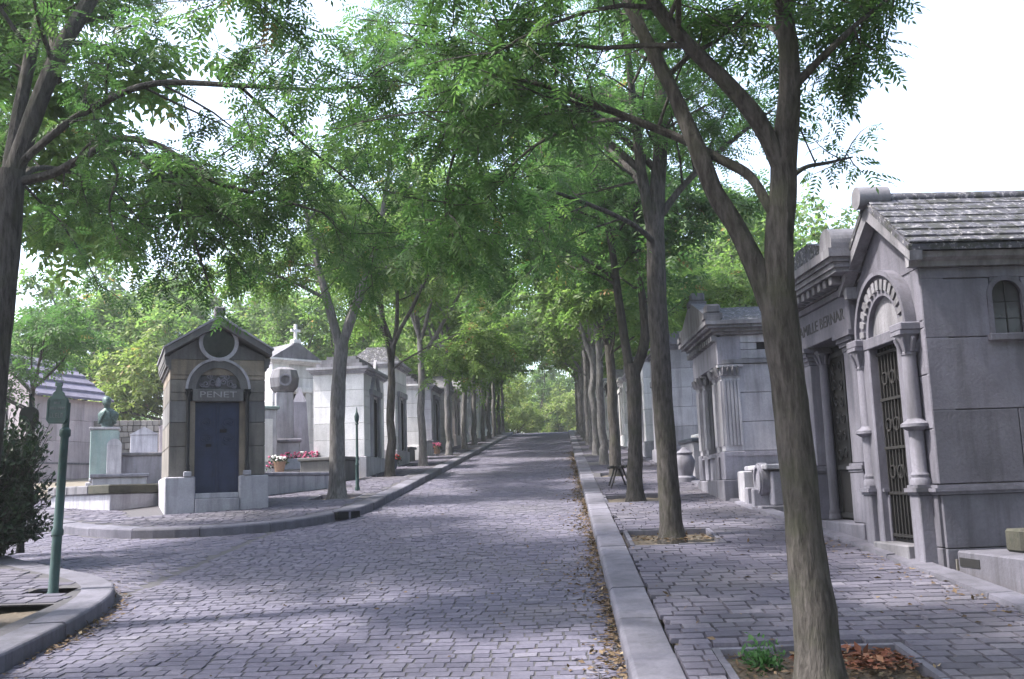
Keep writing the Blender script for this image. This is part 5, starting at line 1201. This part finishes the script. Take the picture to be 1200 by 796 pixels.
# bust on its pedestal
b = thing('bust_monument', 'green bronze bust on a stained pale pedestal behind the low grave', 'monument', (-12.6, 27.0, zp(27)-0.05), R(22))
MB().box(-0.42, 0.30, -0.2, 0.5, 0, 1.55, 0.02).build('pedestal', 'verdigris_stone', b)
MB().box(-0.5, 0.42, -0.3, 0.6, -0.1, 0.12, 0.02).build('pedestal_base', 'stone_pale', b)
m = MB(); m.box(0.02, 0.40, -0.32, -0.205, 0.12, 1.1, 0.01); m.disc(0.21, 1.1, 0.19, -0.318, -0.208, 0, math.pi, 16); m.build('stele', 'stone_pale', b)
MB().box(-0.45, 0.33, -0.23, 0.53, 1.552, 1.62, 0.01).build('pedestal_cap', 'stone_pale', b)
m = MB(); rings = [(1.62, 0.0, 0.0, 0.16, 0.15), (1.68, 0, 0, 0.15, 0.14), (1.72, 0, 0, 0.20, 0.15), (1.85, 0.01, 0, 0.25, 0.17), (1.98, 0.02, 0, 0.28, 0.17), (2.06, 0.01, 0.01, 0.22, 0.15), (2.11, 0.0, 0.01, 0.15, 0.12), (2.15, -0.01, 0.0, 0.085, 0.085), (2.21, -0.02, -0.01, 0.08, 0.085), (2.25, -0.03, -0.03, 0.10, 0.115), (2.31, -0.03, -0.03, 0.118, 0.135), (2.38, -0.03, -0.02, 0.122, 0.14), (2.44, -0.03, -0.01, 0.105, 0.12), (2.48, -0.03, 0.0, 0.06, 0.07), (2.495, -0.03, 0, 0.01, 0.01)]
n = 18; vs = []
for z, cx_, cy_, rx, ry in rings:
    for k in range(n):
        a = 2*math.pi*k/n; x, y = rx*math.cos(a), ry*math.sin(a)
        if 2.27 < z < 2.4 and abs(a-1.5*math.pi) < 0.3: y -= 0.03 if z < 2.35 else 0.005       # nose and brow
        if 2.2 < z < 2.3 and abs(a-1.5*math.pi) < 0.8: y -= 0.03                                # beard
        vs.append((cx_+x, cy_+y, z))
fs = [(i*n+k, i*n+(k+1) % n, (i+1)*n+(k+1) % n, (i+1)*n+k) for i in range(len(rings)-1) for k in range(n)]
m.add(vs, fs); m.add([vs[k] for k in range(n)], [tuple(range(n))])
for sx in (-1, 1): m.tube([(sx*0.22, -0.10, 1.72), (sx*0.14, -0.17, 1.9), (sx*0.05, -0.15, 2.07)], [0.03, 0.035, 0.02], 6)
m.build('bust', 'verdigris', b, smooth=True)
# rubble wall behind the graves
rw = thing('rubble_wall', 'rough wall of small squared stones behind the graves by the bust', 'wall', (-15.2, 31.6, 2.5), R(16))
MB().box(0.0, 5.0, 0.05, 0.4, -0.2, 1.95).build('wall_core', 'mortar', rw)
rng = random.Random(6); z = -0.1
while z < 1.95:
    h = rng.uniform(0.15, 0.21); x = 0.0
    while x < 5.0:
        w = rng.uniform(0.16, 0.32); dd = rng.uniform(0.0, 0.03)
        MB().box(x+.008, min(5, x+w)-.008, -dd, 0.1, z+.008, z+h-.008, 0.012).build('stone', 'rubble', rw); x += w
    z += h
# graves around the bust
def grave(label, x, y, deg, w, l, h, mat, head=0.0, slab=None, zoff=0.0, name='grave'):
    g_ = thing(name, label, 'grave', (x, y, zp(y)+zoff), R(deg)); MB().box(-w/2, w/2, 0, l, -0.2, h, 0.02).build('grave_body', mat, g_)
    MB().box(-w/2-.05, w/2+.05, -.05, l+.05, h+.002, h+.09, 0.02).build('slab', slab or mat, g_)
    if head:
        m = MB(); m.box(-w/2+.05, w/2-.05, l-.18, l-.02, h+.092, h+head, 0.015); m.prism([(-w/2+.02, h+head), (w/2-.02, h+head), (0, h+head+.25)], 'y', l-.2, l); m.build('headstone', mat, g_)
    return g_
grave('grey sarcophagus grave with plain lid in front of the rubble wall', -11.75, 27.2, 20, 1.3, 1.9, 0.75, 'stone_grey', 0, 'stone_trim')
grave('pale tiered grave with headstone beside the bust', -12.45, 28.9, 20, 0.9, 1.6, 0.5, 'stone_pale', 0.9)
grave('pinkish grave with tall headstone against the rubble wall', -12.3, 30.6, 16, 1.0, 1.5, 0.5, 'stone_pink', 1.1)
grave('flat pale grave slab beside the sarcophagus grave', -11.2, 24.6, 25, 1.2, 2.0, 0.22, 'stone_pale')
grave('plain low grave behind the low mossy grave', -10.4, 23.0, 25, 1.2, 1.9, 0.4, 'stone_pale', 0.0, 'stone_grey')
# graves behind the corner tomb
st = thing('stele', 'pale upright stele with raised panel right behind the corner tomb', 'gravestone', (-8.0, 26.4, zp(26.4)), R(30))
MB().box(-0.34, 0.34, 0, 0.3, -.1, 1.9, 0.02).build('shaft', 'stone_pale', st); MB().box(-0.22, 0.22, -0.02, 0, 0.5, 1.65, 0.008).build('panel', 'stone_white', st); MB().box(-0.4, 0.4, -.05, .35, 1.902, 2.0, 0.02).build('cap', 'verdigris_stone', st)
co = thing('column_monument', 'stone pillar monument topped by an eight sided block behind the corner tomb', 'gravestone', (-7.75, 27.4, zp(27.4)), R(20))
MB().box(-0.4, 0.4, -0.4, 0.4, -.1, 0.95, 0.02).build('base', 'stone_pale', co); MB().box(-0.45, 0.45, -0.45, 0.45, 0.952, 1.05, 0.02).build('base_cap', 'stone_grey', co)
MB().box(-0.24, 0.24, -0.24, 0.24, 1.052, 2.35, 0.015).build('shaft', 'stone_pale', co)
m = MB(); m.lathe([(0.22, 2.35), (0.3, 2.38), (0.4, 2.5), (0.43, 2.75), (0.36, 2.98), (0.2, 3.06)], 0, 0, 8, rot=R(22.5)); tb = m.build('top_block', 'stone_trim', co)
m = MB(); m.arch(0, 2.68, 0.12, 0.17, -0.44, -0.36, 0, 6.283, 18); m.build('wreath', 'stone_grey', tb)
ob = thing('obelisk', 'small grey obelisk with pointed top among the flower graves', 'gravestone', (-7.9, 29.6, zp(29.6)), R(15))
MB().box(-0.42, 0.42, -0.42, 0.42, -.1, 0.5, 0.02).build('base', 'stone_grey', ob)
m = MB(); m.add([(-.3,-.3,.5),(.3,-.3,.5),(.3,.3,.5),(-.3,.3,.5),(-.2,-.2,2.1),(.2,-.2,2.1),(.2,.2,2.1),(-.2,.2,2.1),(0,0,2.6)], [(0,1,5,4),(1,2,6,5),(2,3,7,6),(3,0,4,7),(4,5,8),(5,6,8),(6,7,8),(7,4,8)]); m.build('shaft', 'stone_grey', ob)
cr_ = thing('grave_cross', 'dark bronze cross on a white stone block by the obelisk', 'gravestone', (-8.35, 29.2, zp(29.2)), R(25))
MB().box(-0.3, 0.3, -0.25, 0.25, 0, 1.35, 0.02).build('block', 'stone_white', cr_); m = MB(); m.box(-.04, .04, -.3, -.25, 1.0, 1.8); m.box(-.17, .17, -.298, -.252, 1.45, 1.53); m.build('cross', 'verdigris', cr_)
def flowers(label, x, y, z, r, mat, pot, seed, n=46, h=0.16, box=None):
    f = thing('flower_pot', label, 'flowers', (x, y, z)); rng = np.random.default_rng(seed)
    if box: MB().box(-box/2, box/2, -0.16, 0.16, 0, 0.3, 0.015).build('planter', pot, f)
    else:
        m = MB(); m.lathe([(0.1, 0), (0.15, 0.24), (0.165, 0.25), (0.165, 0.28), (0.14, 0.28), (0.13, 0.22)], 0, 0, 12); m.build('pot', pot, f, smooth=True)
    LP, LD, m = [], [], MB(); w = (box or 2*r)/2
    for i in range(n):
        q = Vector((rng.uniform(-w, w), rng.uniform(-min(r, .16), min(r, .16)), 0.26+rng.uniform(0, h))); LP += [q-Vector((0, 0, .05))]*3; LD += [Vector(rng.normal(0, 1, 3)) for _ in range(3)]
        m.lathe([(0.012, q.z-.015), (0.035, q.z+.01), (0.025, q.z+.03), (0.005, q.z+.035)], q.x, q.y, 6)
    m.build('blossoms', mat, f); v, q_, t = leaf_mesh(rng, LP, LD, LEAF_ONE, 0.11); mesh_np('foliage', v, q_, 'leaf_dark', f, t); return f
flowers('pink flowers in a long blue grey planter near the obelisk', -7.1, 26.6, zp(26.6)+0.25, .2, 'flower_pink', 'planter_blue', 1, 80, 0.2, 1.0)
flowers('red flowers in a pot beside the long planter', -6.6, 25.9, zp(25.9)+0.05, .2, 'flower_red', 'terracotta', 2)
flowers('white flowers in a pot on the grave step', -6.9, 24.0, zp(24)+0.32, .17, 'flower_white', 'terracotta', 3, 30)
flowers('mixed trailing plants in a stone pot by the pale stele', -7.35, 25.3, zp(25.3)+0.15, .25, 'flower_pink', 'stone_grey', 4, 30, 0.25)
flowers('pink flowers in a pot by the tomb far past the pillar tomb', -5.0, 39.4, zp(39.4), .2, 'flower_pink', 'terracotta', 5)
flowers('red flowers in a pot by the pointed arch tomb', -5.1, 29.7, zp(29.7), .2, 'flower_red', 'planter_blue', 6)
grave('low dark grave with box planter at the foot of the pointed arch tomb', -5.5, 25.6, 80, 0.9, 1.2, 0.5, 'stone_dark')
grave('white low grave behind the pink flower planter', -7.9, 28.0, 20, 1.0, 1.5, 0.6, 'stone_white', 0.5)
grave('small dark grave with headstone between tall pale tomb and pillar tomb', -5.2, 34.2, 85, 0.8, 1.2, 0.4, 'stone_dark', 0.8)
grave('railing-height pale grave beside the buff walled tomb', -5.15, 38.4, 85, 1.0, 1.4, 0.5, 'stone_pale', 0.7)
# graves past the fluted tomb
grave('pale grave with thick blue grey granite slab just past the fluted tomb', 2.75, 22.6, -85, 1.3, 1.8, 0.75, 'stone_pale', 0, 'granite')
grave('white grave with headstone behind the granite slab grave', 3.3, 24.6, -85, 1.2, 1.7, 0.8, 'stone_white', 1.1)
ur = thing('urn_monument', 'squat stone urn on a round plinth at the pavement edge past the fluted tomb', 'monument', (2.55, 21.4, zp(21.4)), 0)
m = MB(); m.lathe([(0.22, -.05), (0.22, 0.08), (0.15, 0.12), (0.2, 0.3), (0.22, 0.42), (0.16, 0.55), (0.18, 0.6), (0.1, 0.66), (0.03, 0.72)], 0, 0, 18); m.build('urn', 'stone_grey', ur, smooth=True)
# lamp post far along the avenue
lp = thing('lamp_post', 'black lamp post with square lantern far along the pavement past the bench', 'lamp post', (1.75, 37.2, zp(37.2)))
m = MB(); m.lathe([(0.1, 0), (0.09, 0.3), (0.05, 0.36), (0.04, 1.9), (0.06, 1.95), (0.03, 2.0)], 0, 0, 10); m.build('post', 'iron', lp, smooth=True)
m = MB(); m.lathe([(0.09, 2.0), (0.17, 2.35), (0.2, 2.37), (0.06, 2.52), (0.03, 2.6)], 0, 0, 4, rot=R(45)); m.build('lantern', 'iron', lp)
# white block standing in for the sunlit road past the brow
grave('white block standing in for sunlit road past the brow', -0.6, 84, 0, 1.5, 2.0, 0.62, 'stone_white', 0, zoff=-0.85)

# ------------------------------------------------------------------ fallen leaves
def litter(name, label, pts, mat, size, seed, spread=0.5):
    rng = np.random.default_rng(seed); LP = [Vector(p) for p in pts]; LD = [Vector((rng.normal(), rng.normal(), abs(rng.normal()*0.22))) for _ in pts]
    v, q, t = leaf_mesh(rng, LP, LD, LEAF_ONE, size, 0.0, (0.4, 1.35)); o = mesh_np(name, v, q, mat, None, t); return tag(o, label, 'leaves', kind='stuff')
rng = np.random.default_rng(90); pts = []
for i in range(5200):
    y = 4.5+36*rng.random()**1.5; w = 0.30*(0.6+0.4*math.sin(y*1.3)); x = XR-0.01-abs(rng.normal(0, 0.5))*w*(1 if rng.random() < .75 else 2.6); pts.append((x, y, zg(y)+0.006+rng.random()*0.03*max(0, 1-(XR-x)*4)))
litter('leaf_litter', 'drift of dry brown leaves in the gutter under the straight kerb', pts, 'leaf_litter', 0.055, 91)
pts = []
at, L = resample([p for p in NEAR_EDGE if 4 < p[1] < 11.4], 1)
for i in range(1100):
    s_ = L*rng.random(); q = at(s_); n_ = abs(rng.normal(0, 0.09)); t_ = (at(min(s_+.1, L))-at(max(s_-.1, 0))).normalized(); k = 0.5+0.5*math.sin(s_*2)
    if rng.random() > 0.25+0.75*k: continue
    pts.append((q.x+t_.y*n_+0.01, q.y-t_.x*n_, zg(q.y)+0.006+0.02*rng.random()))
litter('leaf_litter', 'dry leaves gathered along the rounded kerb by the sign post', pts, 'leaf_litter', 0.05, 92)
pts = []
for i in range(420):
    a = rng.normal(0, 0.16, 2); pts.append((min(2.12, 1.86+a[0]*1.1), min(6.98, 6.78+a[1]), zp(6.8)-0.06+abs(rng.normal(0, .03))))
litter('leaf_litter', 'heap of red dead leaves in the foreground tree pit', pts, 'leaf_red', 0.075, 93)
pts = []
for i in range(900):
    x = rng.uniform(1.0, 2.15); y = rng.uniform(5.6, 7.0); pts.append((x, y, zp(y)-0.055+0.02*rng.random()))
for i in range(260):
    pts.append((rng.uniform(.8, 1.85), rng.uniform(12.1, 13.45), zp(12.8)-0.04+0.03*rng.random()))
litter('leaf_litter', 'scattered brown leaves on the soil of the tree pits', pts, 'leaf_litter', 0.06, 94)
pts = []
for i in range(420):
    y = 5.5+18*rng.random()**1.4; x = rng.uniform(-3.5, 0.3) if rng.random() < .45 else rng.uniform(.75, 3.3-.04*y); z = zg(y)+0.006 if x < .37 else zp(y)+.006; pts.append((x, y, z))
for i in range(170):
    y = 9.0+rng.normal(0, 1.6); pts.append((3.36-0.07*(y-8.5)-abs(rng.normal(0, .18)), y, zp(y)+.008))
litter('leaf_litter', 'single fallen leaves scattered over road and pavement', pts, 'leaf_litter', 0.055, 95)
# a seedling in the foreground pit, dry grass beside it
shrub('seedling', 'small bright green seedling in the foreground tree pit', (1.22, 6.72, zp(6.72)-0.09), 0.10, 0.13, 14, 'leaf_bramble', 0.045, 97, 'plant')
# ------------------------------------------------------------------ the milky air of the avenue
m = MB().box(-170, 170, -70, 175, -7.5, 34).build('haze', 'void'); m.data.materials.clear()
hm = bpy.data.materials.new('haze_air'); hm.use_nodes = True; hn = hm.node_tree; hn.nodes.remove(hn.nodes['Principled BSDF'])
pv = hn.nodes.new('ShaderNodeVolumePrincipled'); pv.inputs['Color'].default_value = (0.93, 0.95, 1.0, 1); pv.inputs['Density'].default_value = 0.0011; pv.inputs['Anisotropy'].default_value = 0.3
hn.links.new(pv.outputs[0], hn.nodes['Material Output'].inputs['Volume']); m.data.materials.append(hm)
tag(m, 'thin milky air over the whole avenue', 'haze', kind='stuff')
